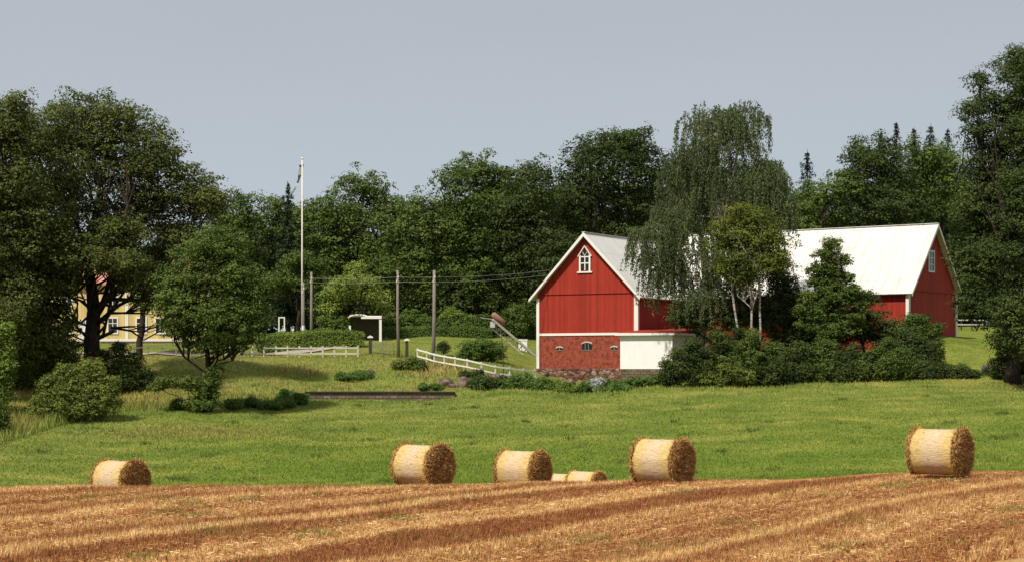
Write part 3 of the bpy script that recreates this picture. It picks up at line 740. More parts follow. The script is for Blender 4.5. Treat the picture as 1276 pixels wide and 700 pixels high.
def bmesh_from_box(x0, x1, y0, y1, z0, z1, step):
    bm = bmesh.new(); nx = max(1, int((x1 - x0) / step)); nz = max(1, int((z1 - z0) / step))
    V = [[bm.verts.new((x0 + (x1 - x0) * i / nx, y0, z0 + (z1 - z0) * k / nz)) for i in range(nx + 1)] for k in range(nz + 1)]
    for k in range(nz):
        for i in range(nx): bm.faces.new((V[k][i], V[k][i + 1], V[k + 1][i + 1], V[k + 1][i]))
    B = [bm.verts.new(p) for p in ((x0, y1, z0), (x1, y1, z0), (x1, y1, z1), (x0, y1, z1))]
    bm.faces.new([V[nz][i] for i in range(nx + 1)] + [B[2], B[3]])
    bm.faces.new([V[k][nx] for k in range(nz + 1)][::-1] + [B[2], B[1]][::-1][::-1]) if False else None
    bm.faces.new([V[k][0] for k in range(nz + 1)] + [B[3], B[0]]); bm.faces.new([V[k][nx] for k in range(nz + 1)] + [B[2], B[1]])
    bm.faces.new((B[0], B[1], B[2], B[3]))
    return bm
stone_block(-h1 - .12, h1 + .02, -.16, .28, -1.0, 1.0, 'stone_footing', M['stone'], barn1, 3)
for s, w_, zt in ((-1, .34, ze1 - .45), (1, .36, ze1 - .1)):
    z0 = 0.95 if s < 0 else zf1 + .21
    MB().bx(s * h1 - w_ / 2 - (.0 if s > 0 else -.05), s * h1 + w_ / 2 + (.04 if s > 0 else -.0), -.12, .14, z0, zt).build('corner_board', M['white'], barn1)
for xc, w_, hh, big in ((-2.75, .62, .34, 0), (0.05, 1.0, .66, 1), (2.8, .6, .36, 0)):
    g = MB(); g.bx(xc - w_ / 2, xc + w_ / 2, -.02, .004, 2.62, 2.62 + hh); wn_ = g.build('window', M['glass'], barn1)
    m = MB()
    n_ = 3 if big else 2
    for i in range(1, n_): m.bx(xc - w_ / 2 + w_ * i / n_ - .03, xc - w_ / 2 + w_ * i / n_ + .03, -.045, -.021, 2.62, 2.62 + hh)
    m.bx(xc - w_ / 2, xc + w_ / 2, -.04, -.022, 2.62, 2.68); m.build('muntins', M['greywood'], wn_)
    a = MB(); pts = []
    for i in range(9):
        q = math.pi * (0.15 + 0.7 * i / 8); pts.append((xc + math.cos(q) * (w_ * .5 + .1), 2.62 + hh - .14 + math.sin(q) * (.30 if big else .20)))
    poly = pts[::-1] + [(x, z - .11) for x, z in pts]
    a.prism(poly, -.05, .0); a.build('lintel', M['palewood'], wn_)
# annex on the barn's near long side
ax0, ax1, ay0, ay1 = 4.35, 9.4, -1.9, 5.5; atop = zf1 - .12
MB().bx(ax0, ax1, ay0, ay1, .95, atop).build('annex_wall', M['whitewash'], barn1)
MB().bx(ax0 + .06, ax1 - .06, ay0 + .06, ay1 - .1, -1.0, .948).build('annex_footing', M['oldwall'], barn1)
mb = MB(); mb.prism([(ax0 - .35, atop + .01), (ax1 + .4, atop + .01), (ax1 + .4, atop + .20), (ax0 - .35, atop + .24)], ay0 - .4, ay1 + .3)
mb.build('annex_fascia', M['white'], barn1)
mb = MB(); n0 = len(mb.v)
mb.v += [(ax0 - .2, ay0 - .3, atop + .245), (ax1 + .3, ay0 - .3, atop + .245), (ax1 + .3, ay1, atop + .75), (h1 + .02, ay1, atop + .75), (h1 + .02, 0.1, atop + .55), (ax0 - .2, -.13, atop + .45)]
mb.f += [(0, 1, 2, 3, 4, 5)]; mb.build('annex_roof', M['red'], barn1)

C2 = at(1132, 162, 460); th2 = math.radians(55); W2 = 11.0; zG2 = 3.0 + ZC
rl2 = (C2.x + W2 / 2 * math.cos(th2), C2.y + W2 / 2 * math.sin(th2), zG2)
ze2, zr2 = 7.05 - 3.0, 12.9 - 3.0
barn2, h2, sl2 = barn('red_barn', 'dark red barn wing at right with a small window high in its shaded gable', rl2, th2, W2, 24.5, 0.0, -1.5, ze2, zr2, ov=0.5, fo=0.55)
MB().bx(-h2 + .01, h2 - .01, .02, .14, -1.5, .0).build('stone_footing', M['stone'], barn2)
MB().bx(-h2 + .35, h2 - .2, -.085, -.053, ze2 - .12, ze2 + .0).build('drip_board', M['red'], barn2)
for s in (-1, 1): MB().bx(s * h2 - .17 - (.04 if s < 0 else 0), s * h2 + .17 - (0 if s < 0 else 0), -.12, .17, -.4, ze2 - .25).build('corner_board', M['white'], barn2)
g = MB(); g.bx(-1.05, 0.05, -.075, -.06, zr2 - 4.05, zr2 - 2.35); wn_ = g.build('window', M['glass'], barn2)
m = MB(); x0, x1, z0, z1 = -1.05, 0.05, zr2 - 4.05, zr2 - 2.35
m.bx(x0 - .16, x0, -.13, -.06, z0 - .14, z1 + .14); m.bx(x1, x1 + .16, -.13, -.06, z0 - .14, z1 + .14)
m.bx(x0, x1, -.13, -.06, z1, z1 + .14); m.bx(x0, x1, -.13, -.06, z0 - .14, z0); m.build('frame', M['white'], wn_)
m = MB(); m.bx(-.54, -.46, -.10, -.076, z0, z1)
for k in (1, 2): m.bx(x0, x1, -.098, -.078, z0 + k * .567 - .03, z0 + k * .567 + .03)
m.build('muntins', M['white'], wn_)

# ------------------------------------------------------------------ yellow farmhouse behind the oaks
hb = at(62, 196); hz = hb.z
hs = empty('farmhouse', (hb.x, 196, hz), math.radians(4), 'yellow farmhouse with red tiled roof half hidden behind the big oak', 'house')
HWd, HD, HE, HR = 17.0, 9.0, 6.6, 9.3
MB().bx(0, HWd, 0, HD, -1.5, .5).build('foundation', M['boulder'], hs)
MB().bx(.03, HWd - .03, .03, HD - .03, .5, HE).build('wall', M['yellow'], hs)
rf = MB(); pl = [(-.5, HE - .3), (HD / 2, HR), (HD + .5, HE - .3), (HD + .5, HE - .12), (HD / 2, HR + .2), (-.5, HE - .12)]
b0 = len(rf.v)
for x in (-.5, HWd + .5):
    for y, z in pl: rf.v.append((x, y, z))
rf.f += [(0, 1, 2, 3, 4, 5), (11, 10, 9, 8, 7, 6)] + [(i, 6 + i, 6 + (i + 1) % 6, (i + 1) % 6) for i in range(6)]
rfo = rf.build('roof', M['tiles'], hs)
for x in (5, 12): MB().bx(x - .4, x + .4, HD / 2 - .4, HD / 2 + .4, HR - .4, HR + 1.0).build('chimney', M['brick'], rfo)
for x in (0.0, 7.9, 13.0, HWd - .3): MB().bx(x, x + .35, -.03, .028, .5, HE - .1).build('corner_board', M['white'], hs)
MB().bx(0.0, HWd, -.04, .029, .38, .62).build('base_board', M['white'], hs)
MB().bx(0, HWd, -.035, .0, HE - .35, HE - .12).build('eave_board', M['white'], hs)
for x in (1.8, 4.4, 6.6, 9.6, 11.6, 14.6):
    for z in (1.3, 4.1):
        g = MB(); g.bx(x - .45, x + .45, -.005, .02, z, z + 1.5); w_ = g.build('window', M['glass'], hs)
        f = MB(); f.bx(x - .6, x - .45, -.05, .025, z - .15, z + 1.65); f.bx(x + .45, x + .6, -.05, .025, z - .15, z + 1.65)
        f.bx(x - .45, x + .45, -.05, .024, z + 1.5, z + 1.65); f.bx(x - .45, x + .45, -.05, .024, z - .15, z)
        f.bx(x - .035, x + .035, -.03, .0, z, z + 1.5); f.bx(x - .45, x + .45, -.028, .002, z + .95, z + 1.02); f.build('frame', M['white'], w_)
d_ = MB(); d_.bx(8.55, 9.0, -.02, .02, .5, 2.6) if False else d_.bx(3.0, 3.9, -.03, .02, .62, 2.7); d_.build('door', M['white'], hs)

# ------------------------------------------------------------------ straw bales
t = NT('net_wrap'); p = t.pos()
n1 = t.noise(t.mapv(p, (1, 5, 5)), 5, 5, 0.7); n2 = t.noise(p, 2.0, 4, 0.6)
sx = t.new('ShaderNodeSeparateXYZ'); t.l.new(p, sx.inputs[0])
xe = t.math('ABSOLUTE', sx.outputs[0])
edge = t.math('ADD', xe, t.math('MULTIPLY', n2, 0.30))
c = t.ramp(n1, [(0.25, (0.34, 0.20, 0.065)), (0.5, (0.55, 0.40, 0.15)), (0.75, (0.70, 0.55, 0.25))])
cw = t.ramp(n1, [(0.25, (0.38, 0.26, 0.14)), (0.5, (0.56, 0.42, 0.26)), (0.75, (0.68, 0.54, 0.37))])
c = t.mix(t.ramp(edge, [(0.35, (1, 1, 1)), (0.62, (0, 0, 0))]), c, cw)
c = t.mix(t.ramp(edge, [(0.80, (0, 0, 0)), (0.92, (0.9, 0.9, 0.9))]), c, (0.42, 0.24, 0.08))
M['net'] = t.bsdf(c, 0.75, 0.15, t.bump(n1, 0.7, 0.04))
t = NT('bale_end'); p = t.pos()
sx = t.new('ShaderNodeSeparateXYZ'); t.l.new(p, sx.inputs[0])
rr_ = t.math('SQRT', t.math('ADD', t.math('POWER', sx.outputs[1], 2.0), t.math('POWER', sx.outputs[2], 2.0)))
ring = t.math('SINE', t.math('ADD', t.math('MULTIPLY', rr_, 42.0), t.math('MULTIPLY', t.noise(p, 4, 4, 0.7), 14.0)))
n1 = t.noise(p, 11, 5, 0.75)
f = t.math('ADD', t.math('MULTIPLY', ring, 0.10), n1)
c = t.ramp(f, [(0.3, (0.09, 0.032, 0.014)), (0.5, (0.33, 0.145, 0.052)), (0.7, (0.62, 0.36, 0.13))])
M['bale_end'] = t.bsdf(c, 0.9, 0.1, t.bump(f, 1.0, 0.06))
t = NT('loose_bale_straw'); rnd = t.new('ShaderNodeNewGeometry').outputs['Random Per Island']
M['bale_straw'] = t.bsdf(t.ramp(rnd, [(0.0, (0.14, 0.052, 0.018)), (0.4, (0.38, 0.19, 0.062)), (0.8, (0.58, 0.36, 0.13)), (1.0, (0.85, 0.62, 0.28))]), 0.8, 0.1, transl=0.12)
t = NT('rough_bale_edge'); p = t.pos(); n1 = t.noise(p, 12, 5, 0.75)
M['bale_edge'] = t.bsdf(t.ramp(n1, [(0.3, (0.16, 0.07, 0.022)), (0.5, (0.42, 0.25, 0.085)), (0.7, (0.66, 0.46, 0.18))]), 0.9, 0.1, t.bump(n1, 1.0, 0.06))

def bale(label, px, py_top, D, yaw, seed, L=1.62, Dm=1.5, straw=5200):
    rng = np.random.RandomState(seed); R = Dm / 2; x = (px - CX) / F * D; g = H(x, D) + 0.02
    zc = ZC + (HY - py_top) / F * D - R
    root = empty('straw_bale', (x, D, zc - R), -yaw, label, 'straw bale', 'round straw bales on the stubble field')
    nth = 72
    def prof(th):       # radius round the section: slightly slumped, flat underneath
        return R * (1 + 0.012 * np.sin(2 * th + seed) + 0.010 * np.sin(5 * th + seed * 2) + 0.006 * np.sin(11 * th))
    def ring_pts(xx, k, th, wob=0.0):
        r = prof(th) * k + wob; y = np.cos(th) * r; z = np.sin(th) * r; z = np.maximum(z, -R * 0.955)
        return np.stack([xx if hasattr(xx, '__len__') else np.full_like(th, xx), y, z + R], 1)
    th = np.linspace(0, 2 * np.pi, nth, endpoint=False)
    def lathe(xs, ks, name, mat, wb, cap=None):
        V = []
        for xx, k in zip(xs, ks):
            V.append(ring_pts(np.full(nth, xx) + rng.normal(size=nth) * wb * .6, k, th, rng.normal(size=nth) * wb))
        V = np.concatenate(V) ; V[:, 2] -= R; m = len(xs); idx = np.arange(m * nth).reshape(m, nth)
        Q = np.stack([idx[:-1], np.roll(idx[:-1], -1, 1), np.roll(idx[1:], -1, 1), idx[1:]], -1).reshape(-1, 4)
        o = mesh_np(name, V, Q, mat, root, smooth=True); o.location = (0, 0, R); return o
    h = L / 2; e = 0.10
    lathe(np.linspace(-h + e, h - e, 22), 0.975 + 0.022 * np.abs(np.linspace(-1, 1, 22)) ** 4 + 0.006 * np.sin(np.arange(22) * 1.9), 'net_wrap', M['net'], 0.004)
    for s in (-1, 1):
        lathe([s * (h - e - .01), s * (h - e * .8), s * (h - e * .4), s * (h - .02), s * h], [1.0, 1.035, 1.04, 1.01, .94], 'straw_edge', M['bale_edge'], 0.014)
        ks = np.array([.945, .88, .8, .72, .62, .52, .42, .3, .18, .08, .005])
        lathe([s * (h + .02 * math.sin(i * 2.1 + seed) + .012 * rng.normal() - (0.02 if i < 1 else 0)) for i in range(len(ks))], ks, 'straw_end', M['bale_end'], 0.016)
    # sticking out straw on the ends and edges
    def straws(n, mode):
        a = rng.rand(n) * 6.28
        if mode == 'end':
            k = np.sqrt(rng.rand(n)) * .97; s = np.where(rng.rand(n) < .75, 1, -1)
            P = np.stack([s * (h + .01), np.cos(a) * k * R, np.maximum(np.sin(a) * k * R, -R * .9)], 1)
            tang = np.stack([rng.normal(size=n) * .25 + s * .45, -np.sin(a), np.cos(a)], 1) * np.where(rng.rand(n) < .5, 1, -1)[:, None]
            tang[:, 0] = np.abs(tang[:, 0]) * s; tang += rng.normal(size=(n, 3)) * .45; tang[:, 0] = np.abs(tang[:, 0]) * s
        elif mode == 'edge':
            s = np.where(rng.rand(n) < .6, 1, -1)
            P = np.stack([s * (h - e * rng.rand(n) * 1.3), np.cos(a) * R * 1.0, np.maximum(np.sin(a) * R, -R * .9)], 1)
            tang = np.stack([rng.normal(size=n) * .5, np.cos(a) * .8, np.sin(a) * .8], 1) + rng.normal(size=(n, 3)) * .5
        else:
            P = np.stack([(rng.rand(n) * 2 - 1) * (h - .1), np.cos(a) * R * 1.0, np.maximum(np.sin(a) * R, -R * .9)], 1)
            tang = np.stack([rng.normal(size=n) * .5, np.cos(a) * .12, np.sin(a) * .12], 1) + np.stack([0 * a, -np.sin(a), np.cos(a)], 1) * rng.normal(size=n)[:, None]
            P[:, 1:] *= 1.004
        tang /= np.linalg.norm(tang, axis=1)[:, None]
        Ls = (0.05 + .14 * rng.rand(n) ** 1.5) * (0.6 if mode == 'side' else 1.0); w = np.cross(tang, rng.normal(size=(n, 3))); w /= np.linalg.norm(w, axis=1)[:, None]; w *= (.008 + .009 * rng.rand(n))[:, None]
        return np.stack([P - w, P + w, P + tang * Ls[:, None]], 1).reshape(-1, 3)
    V = np.concatenate([straws(straw, 'end'), straws(int(straw * .55), 'edge'), straws(int(straw * .015), 'side')])
    V[:, 2] = np.maximum(V[:, 2] + R, 0.0)
    mesh_np('loose_straw', V, np.arange(len(V)).reshape(-1, 3), M['bale_straw'], root)
    return root
bale('large round straw bale at the far left, sunk partly behind the crest', 150, 573, 68.5, math.radians(33), 1, L=1.62)
bale('tall round straw bale between the leftmost bale and the group near the middle', 527, 553, 64.3, math.radians(38), 2, L=1.66, Dm=1.52)
bale('round straw bale just left of the two half sunken small bales', 651, 561, 68.3, math.radians(31), 3, L=1.62)
bale('mostly hidden small bale peeking between two bales, only its pale top showing', 699, 589.5, 96, math.radians(34), 4, straw=2500)
bale('small distant bale sunk low behind the crest near the middle', 730, 586.5, 92, math.radians(34), 5, straw=2500)
bale('round straw bale standing below the red barn and white annex', 825, 546.5, 61.8, math.radians(36), 6, L=1.66, Dm=1.52)
bale('rightmost round straw bale, standing highest on the crest', 1171, 533.5, 59.0, math.radians(36), 7, L=1.64, Dm=1.5)

# ------------------------------------------------------------------ retaining wall, stones, banks
def wallrun(label, pts, th, hh, name='retaining_wall', mat='oldwall'):
    o = empty(name, tuple(pts[0]), 0, label, 'stone wall'); mb = MB(); mc = MB(); p0 = pts[0]
    for a, b in zip(pts[:-1], pts[1:]):
        top = max(a.z, b.z) + hh
        A = Vector((a.x - p0.x, a.y - p0.y, 0)); B = Vector((b.x - p0.x, b.y - p0.y, 0))
        mb.beam((A.x, A.y, (top - 1.6) - p0.z + .8), (B.x, B.y, (top - 1.6) - p0.z + .8), th, 1.6)
        mc.beam((A.x, A.y - .05, top + .045 - p0.z), (B.x, B.y - .05, top + .045 - p0.z), th + .16, .09)
    mb.build('masonry', M[mat], o); mc.build('coping', M['darkwood'], o)
wp = [at(px, 148.9) for px in range(380, 584, 17)]
for p_ in wp: p_.z = ZC + (HY - (488.5 - (p_.x * 0.0))) / F * 149
wallrun('low dark retaining wall along the foot of the grassy bank', [Vector((p_.x, p_.y, p_.z)) for p_ in wp], .5, 0.0)

def boulder(label, px, D, r, seed, group='stones on the bank', sq=.95, name='boulder'):
    rr = random.Random(seed); bm = bmesh.new(); bmesh.ops.create_icosphere(bm, subdivisions=3, radius=1)
    ax = [Vector((rr.gauss(0, 1), rr.gauss(0, 1), rr.gauss(0, 1))).normalized() for _ in range(9)]; lim = [.72 + .22 * rr.random() for _ in ax]
    for v in bm.verts:
        for a, l in zip(ax, lim):
            d = v.co.dot(a)
            if d > l: v.co -= a * (d - l) * .9
        v.co.x *= r * 1.15; v.co.y *= r; v.co.z *= r * sq
    me = bpy.data.meshes.new(name); bm.to_mesh(me); bm.free(); me.materials.append(M['boulder'])
    o = bpy.data.objects.new(name, me); COL.objects.link(o); p_ = at(px, D); o.location = (p_.x, D, p_.z + r * sq * .38); o.rotation_euler = (0, 0, rr.random() * 6)
    return tag(o, label, 'boulder', group)
boulder('large rounded boulder, the left of two on the bank above the retaining wall', 555, 151.6, .58, 1)
boulder('large rounded boulder, the right of two beside the grassy bank', 577, 151.8, .62, 2)
for i, (px, D, r) in enumerate([(563, 151.2, .28), (569, 151.4, .24), (588, 151.4, .3), (545, 151.4, .25), (560, 152.9, .22), (594, 152.4, .27)]):
    boulder('small stone lying beside the two large boulders on the bank', px, D, r, 10 + i, 'small stones beside the boulders')
for i, (px, D, r) in enumerate([(604, 155.5, .5), (618, 156.5, .55), (633, 156.6, .4)]):
    boulder('dark field stone in the weeds under the white rail fence', px, D, r, 20 + i, 'dark stones under the white fence')
for i, (px, D, r) in enumerate([(679, 166.0, .4), (703, 163.6, .3), (711, 163.0, .42), (748, 161.0, .3)]):
    boulder('reddish stone at the foot of the barn wall', px, D, r, 30 + i, 'stones at the foot of the barn')
boulder('pale stone lying on the grassy bank below the gate posts', 462, 156, .3, 41)
boulder('small white stone in the grass near the fence end post', 509, 158, .22, 42)
boulder('pale stone lying at the foot of the retaining wall', 520, 148.0, .2, 43)

# ------------------------------------------------------------------ fences
def fence(label, pts, height, rails, pw, name='rail_fence', post='palewood', rail='palewood', group=None, rh=.12):
    p0 = pts[0]; o = empty(name, tuple(p0), 0, label, 'fence', group)
    for p_ in pts:
        q = p_ - p0; MB().bx(q.x - pw / 2, q.x + pw / 2, q.y - pw / 2, q.y + pw / 2, q.z - .3, q.z + height).build('post', M[post], o)
    for z in rails:
        mb = MB()
        for a, b in zip(pts[:-1], pts[1:]):
            A, B = a - p0, b - p0; mb.beam((A.x, A.y - pw / 2 - .03, A.z + z), (B.x, B.y - pw / 2 - .03, B.z + z), .05, rh)
        mb.build('rail', M[rail], o)
    return o
fence('pale rail fence running below the long clipped hedge', [ground(px, 444.5, 150) for px in np.arange(256.2, 455, 14.6)], 1.0, (.30, .82), .15)
fence('thin rail fence in front of the farmhouse drive', [at(px, 168.5) for px in np.arange(132, 256, 17.5)], .95, (.8,), .09, post='greywood', rail='greywood', rh=.07)
fp = [(520, 443, 160.5), (531.5, 447, 159.6), (541, 449, 159), (553.6, 452, 158.3), (567, 455, 157.8), (582, 457.5, 157.5), (599.7, 461, 157.2), (617, 461.5, 157.6), (634.7, 461.5, 158.4), (652, 460, 159.5), (666, 458, 160.5)]
fence('white two rail fence curving down from the gate towards the barn corner', [at(px, D) for px, py, D in fp], 1.12, (.42, .98), .14, post='palewood', rail='white')
fence('low rail fence in front of the distant field right of the barn', [at(px, 186) for px in (1186, 1198, 1211, 1226)], 1.15, (.6, 1.05), .12, post='darkwood')

def gate_post(label, px, py, D):
    p_ = at(px, D); o = empty('gate_post', tuple(p_), 0, label, 'post')
    MB().bx(-.13, .13, -.13, .13, -.3, 1.45).build('shaft', M['darkwood'], o)
    mb = MB(); mb.prism([(-.26, 1.452), (.26, 1.452), (.22, 1.56), (0, 1.68), (-.22, 1.56)], -.22, .22); mb.build('cap', M['white'], o)
gate_post('dark gate post with a pale cap, left of the leaning utility pole', 461.5, 447, 164.5)
gate_post('dark gate post with a pale cap, between the two utility poles', 507, 445, 163)
g0, g1 = at(464, 164.3), at(490, 163.6); o = empty('field_gate', tuple(g0), 0, 'thin weathered field gate between the capped gate posts', 'gate')
mb = MB(); q = g1 - g0
for z in (.25, .55, .85, 1.1): mb.beam((0, 0, z), (q.x, q.y, q.z + z), .04, .06)
mb.build('rail', M['greywood'], o); mb = MB()
for k in (0, .5, 1): mb.beam((q.x * k, q.y * k + .04, q.z * k + .05), (q.x * k, q.y * k + .04, q.z * k + 1.2), .07, .05)
mb.build('upright', M['greywood'], o)

# ------------------------------------------------------------------ poles, wires, flagpole
def upole(label, px, py_top, D, r, white_foot=False, lean=0.0):
    p_ = at(px, D); Ht = ZC + (HY - py_top) / F * D - p_.z
    o = empty('utility_pole', tuple(p_), 0, label, 'utility pole', 'wooden utility poles')
    MB().tube([(-lean * Ht, 0, -.4), (0, 0, Ht * .5), (0, 0, Ht)], [r * 1.15, r, r * .78], 10).build('pole', M['greywood'], o, smooth=True)
    mb = MB(); mb.tube([(-.07, -.14, Ht - 1.05), (-.07, -.14, Ht - .85)], .05, 6); mb.tube([(.07, -.14, Ht - .62), (.07, -.14, Ht - .45)], .05, 6); mb.build('insulator', M['white'], o)
    MB().box((0, -.06, Ht - .4), (.30, .06, .08)).build('bracket', M['darkwood'], o)
    if white_foot: MB().tube([(0, 0, -.1), (0, 0, 2.2)], r * 1.25, 10).build('painted_foot', M['white'], o)
    return Vector((p_.x, p_.y - .14, p_.z + Ht - .95))
w1 = upole('short wooden pole with a white painted foot beside the flagpole', 378, 352, 177, .13, True)
w2 = upole('straight wooden pole just right of the flagpole above the hedge', 388, 339, 176, .13)
w3 = upole('darker wooden pole standing by the gate', 495.5, 337, 162.5, .13, lean=-.012)
w4 = upole('pale thick wooden pole by the round clipped bush at the white fence', 541, 337, 160, .155, lean=.012)
rd = Vector((-h1 + 1.25, -.3, ze1 + 1.75)); bw = Vector(rl) + Matrix.Rotation(-b1, 3, 'Z') @ rd
mb = MB()
def sag(a, b, s):
    return [a.lerp(b, i / 14) - Vector((0, 0, s * 4 * (i / 14) * (1 - i / 14))) for i in range(15)]
wr = empty('overhead_wires', tuple(w2), 0, 'thin pale overhead wires strung from the poles to the barn', 'wires')
for dz, dx in ((0, 0), (.42, .1)):
    pts = []
    for a, b, s in ((w2, w3, .12), (w3, w4, .03), (w4, bw, .16)): pts += sag(a, b, s)
    pts = [p_ - w2 + Vector((dx * .3, 0, dz - .05)) for i, p_ in enumerate(pts) if i % 15 or i == 0]
    MB().tube(pts, .011, 5).build('wire', M['wire'], wr)
fpb = at(376.5, 186); Hf = ZC + (HY - 199) / F * 186 - fpb.z
o = empty('flagpole', tuple(fpb), 0, 'tall white flagpole rising above the trees', 'flagpole')
MB().tube([(0, 0, -.3), (0, 0, Hf * .5), (0, 0, Hf)], [.10, .08, .05], 10).build('pole', M['white'], o, smooth=True)
mb = MB(); mb.tube([(0, 0, Hf - .02), (0, 0, Hf + .06), (0, 0, Hf + .16), (0, 0, Hf + .22)], [.04, .12, .12, .03], 10); mb.build('finial', M['white'], o, smooth=True)
t = NT('pennant_cloth'); p = t.pos(); sx = t.new('ShaderNodeSeparateXYZ'); t.l.new(p, sx.inputs[0])
fr = t.math('FRACT', t.math('MULTIPLY', t.math('ADD', sx.outputs[2], t.math('MULTIPLY', t.noise(p, 1.2, 3), 1.2)), 0.55))
M['pennant'] = t.bsdf(t.ramp(fr, [(0.45, (0.05, 0.07, 0.12)), (0.6, (0.55, 0.55, 0.5))]), 0.8, 0.1, transl=0.2)
V = []; Q = []
path = [(-.05, 0, -.55), (-.12, 0, -.95), (-.22, .05, -1.5), (-.34, .1, -2.0), (-.52, .12, -2.5), (-.75, .16, -3.0), (-1.02, .2, -3.4), (-1.28, .22, -3.75)]
for i, p_ in enumerate(path):
    w_ = .5 * (1 - i / 10); a = .9 * math.sin(i * 1.4)
    V += [(p_[0] - w_ / 2 * math.cos(a), p_[1] - w_ / 2 * math.sin(a), p_[2]), (p_[0] + w_ / 2 * math.cos(a), p_[1] + w_ / 2 * math.sin(a), p_[2] + .05)]
    if i: Q.append((2 * i - 2, 2 * i - 1, 2 * i + 1, 2 * i))
pn = mesh_np('pennant', V, Q, M['pennant']); pn.location = (fpb.x, fpb.y, fpb.z + Hf); tag(pn, 'long narrow pennant hanging limp from the top of the flagpole', 'pennant')

# ------------------------------------------------------------------ hay elevator
a_ = at(613, 159, 399); b_ = at(666, 160.5, 444); o = empty('hay_elevator', tuple(at(640, 159.5)), 0, 'long weathered hay elevator leaning up and away from the barn corner', 'hay elevator')
o0 = Vector(o.location); a_ -= o0; b_ -= o0; dv = (b_ - a_).normalized(); up = Vector((0, -1, 0)).cross(dv); up = up if up.z > 0 else -up
MB().beam(a_, b_, .5, .04, up=up).build('bed', M['darkwood'], o)
for s in (-1, 1):
    off = Vector((0, s * .3, 0)); MB().beam(a_ + off + up * .12, b_ + off + up * .12, .08, .20, up=up).build('side_rail', M['palewood'] if s < 0 else M['greywood'], o)
mb = MB(); n_ = 14
for i in range(n_ + 1):
    q = a_.lerp(b_, i / n_) + up * .05; mb.beam(q + Vector((0, -.27, 0)), q + Vector((0, .27, 0)), .06, .16)
mb.build('slats', M['palewood'], o)
mb = MB(); lo = -.55
c0, c1 = a_.lerp(b_, .1) + up * lo, a_.lerp(b_, .8) + up * lo
mb.beam(c0, c1, .09, .10)
for i in range(8):
    q0 = c0.lerp(c1, i / 7); mb.beam(q0, q0 - up * (lo + .02), .08, .08)
    if i < 7: mb.beam(q0 - up * (lo + .02), c0.lerp(c1, (i + 1) / 7), .04, .04)
mb.build('truss', M['palewood'], o)
dr0 = a_ + dv * .15 + up * .50; mb = MB(); mb.tube([dr0 - dv * .5, dr0 - dv * .4, dr0 + dv * .75, dr0 + dv * .9], [.14, .25, .27, .12], 14); mb.build('motor_drum', M['rusty'], o, smooth=True)
MB().beam(a_ + Vector((-1.0, 0, .25)), a_ + Vector((.1, 0, .1)), .07, .06).build('hitch_bar', M['steel'], o)
MB().box(tuple(a_ + Vector((.05, 0, -.35))), (.42, .4, .5)).build('outlet_hood', M['palewood'], o)
q = a_.lerp(b_, .22)
for s in (-1, 1):
    g_ = H(o0.x + q.x, o0.y + q.y + s * .6) - o0.z
    MB().beam(q + Vector((0, s * .28, 0)), (q.x + .2, q.y + s * .6, g_ - .1), .05, .05).build('leg', M['darkwood'], o)

# ------------------------------------------------------------------ white garden things
p_ = at(455, 184); o = empty('garden_shelter', tuple(p_), 0, 'open white garden shelter with an arched left bay behind the hedge', 'shelter')
zt = ZC + (HY - 394) / F * 184 - p_.z
MB().bx(-.4, 1.65, -.08, .08, zt - .22, zt).build('lintel', M['white'], o)
MB().bx(1.40, 1.65, -.09, .07, -.2, zt - .302).build('post', M['white'], o)
MB().bx(-1.62, -1.42, -.09, .07, -.2, zt - .9).build('post', M['white'], o)
mb = MB(); pts = [(-.65 + 1.0 * math.cos(q), 0, zt - .15 + .30 * math.sin(q)) for q in np.linspace(0.05, math.pi - .0, 12)]; mb.tube(pts, .09, 8); mb.build('arch', M['white'], o)
MB().bx(-1.4, 1.3, 1.6, 1.7, -.3, zt - .05).build('back_wall', M['darkwood'], o)
MB().bx(-1.6, 1.62, .09, 1.7, zt + .005, zt + .08).build('roof', M['white'], o)
p_ = at(351, 183); o = empty('white_gateway', tuple(p_), 0, 'small upright white wooden frame behind the left end of the hedge', 'frame'); zt = ZC + (HY - 396) / F * 183 - p_.z
for x in (-.27, .27): MB().bx(x - .06, x + .06, -.05, .05, -.2, zt).build('upright', M['white'], o)
MB().bx(-.33, .33, -.06, .04, zt + .002, zt + .12).build('top_bar', M['white'], o)
p_ = at(365.5, 183); mb = MB(); mb.tube([(0, 0, -.2), (0, 0, 1.3), (0, 0, 1.32), (0, 0, 1.45), (0, 0, 1.5)], [.05, .05, .1, .1, .02], 8)
o = mb.build('garden_post', M['white']); o.location = p_; tag(o, 'slim white post between the white frame and the flagpole', 'post')
p_ = at(337, 182); mb = MB(); mb.tube([(0, 0, -.2), (0, 0, 1.0), (0, 0, 1.02), (0, 0, 1.12)], [.045, .045, .08, .02], 8)
o = mb.build('garden_post', M['palewood']); o.location = p_; tag(o, 'short pale post at the left end of the hedge', 'post')
p_ = at(651.5, 182); mb = MB(); mb.bx(-.42, .42, -.35, .35, -.4, .95); mb.bx(-.46, .46, -.39, .39, .952, 1.08)
o = mb.build('stone_pillar', M['whitewash']); o.location = p_; tag(o, 'squat pale stone pillar on the lawn left of the barn', 'pillar')
p_ = at(1228, 155); o = empty('water_bucket', tuple(p_), 0, 'pale plastic bucket lying in the shade right of the bushes', 'bucket')
mb = MB(); mb.tube([(-.28, 0, .30), (-.27, 0, .30), (.3, .05, .34)], [.02, .24, .30], 14); mb.build('tub', M['steel'], o, smooth=True)
mb = MB(); mb.tube([(.29, .05, .34), (.32, .05, .34)], [.32, .32], 14); mb.build('rim', M['white'], o)

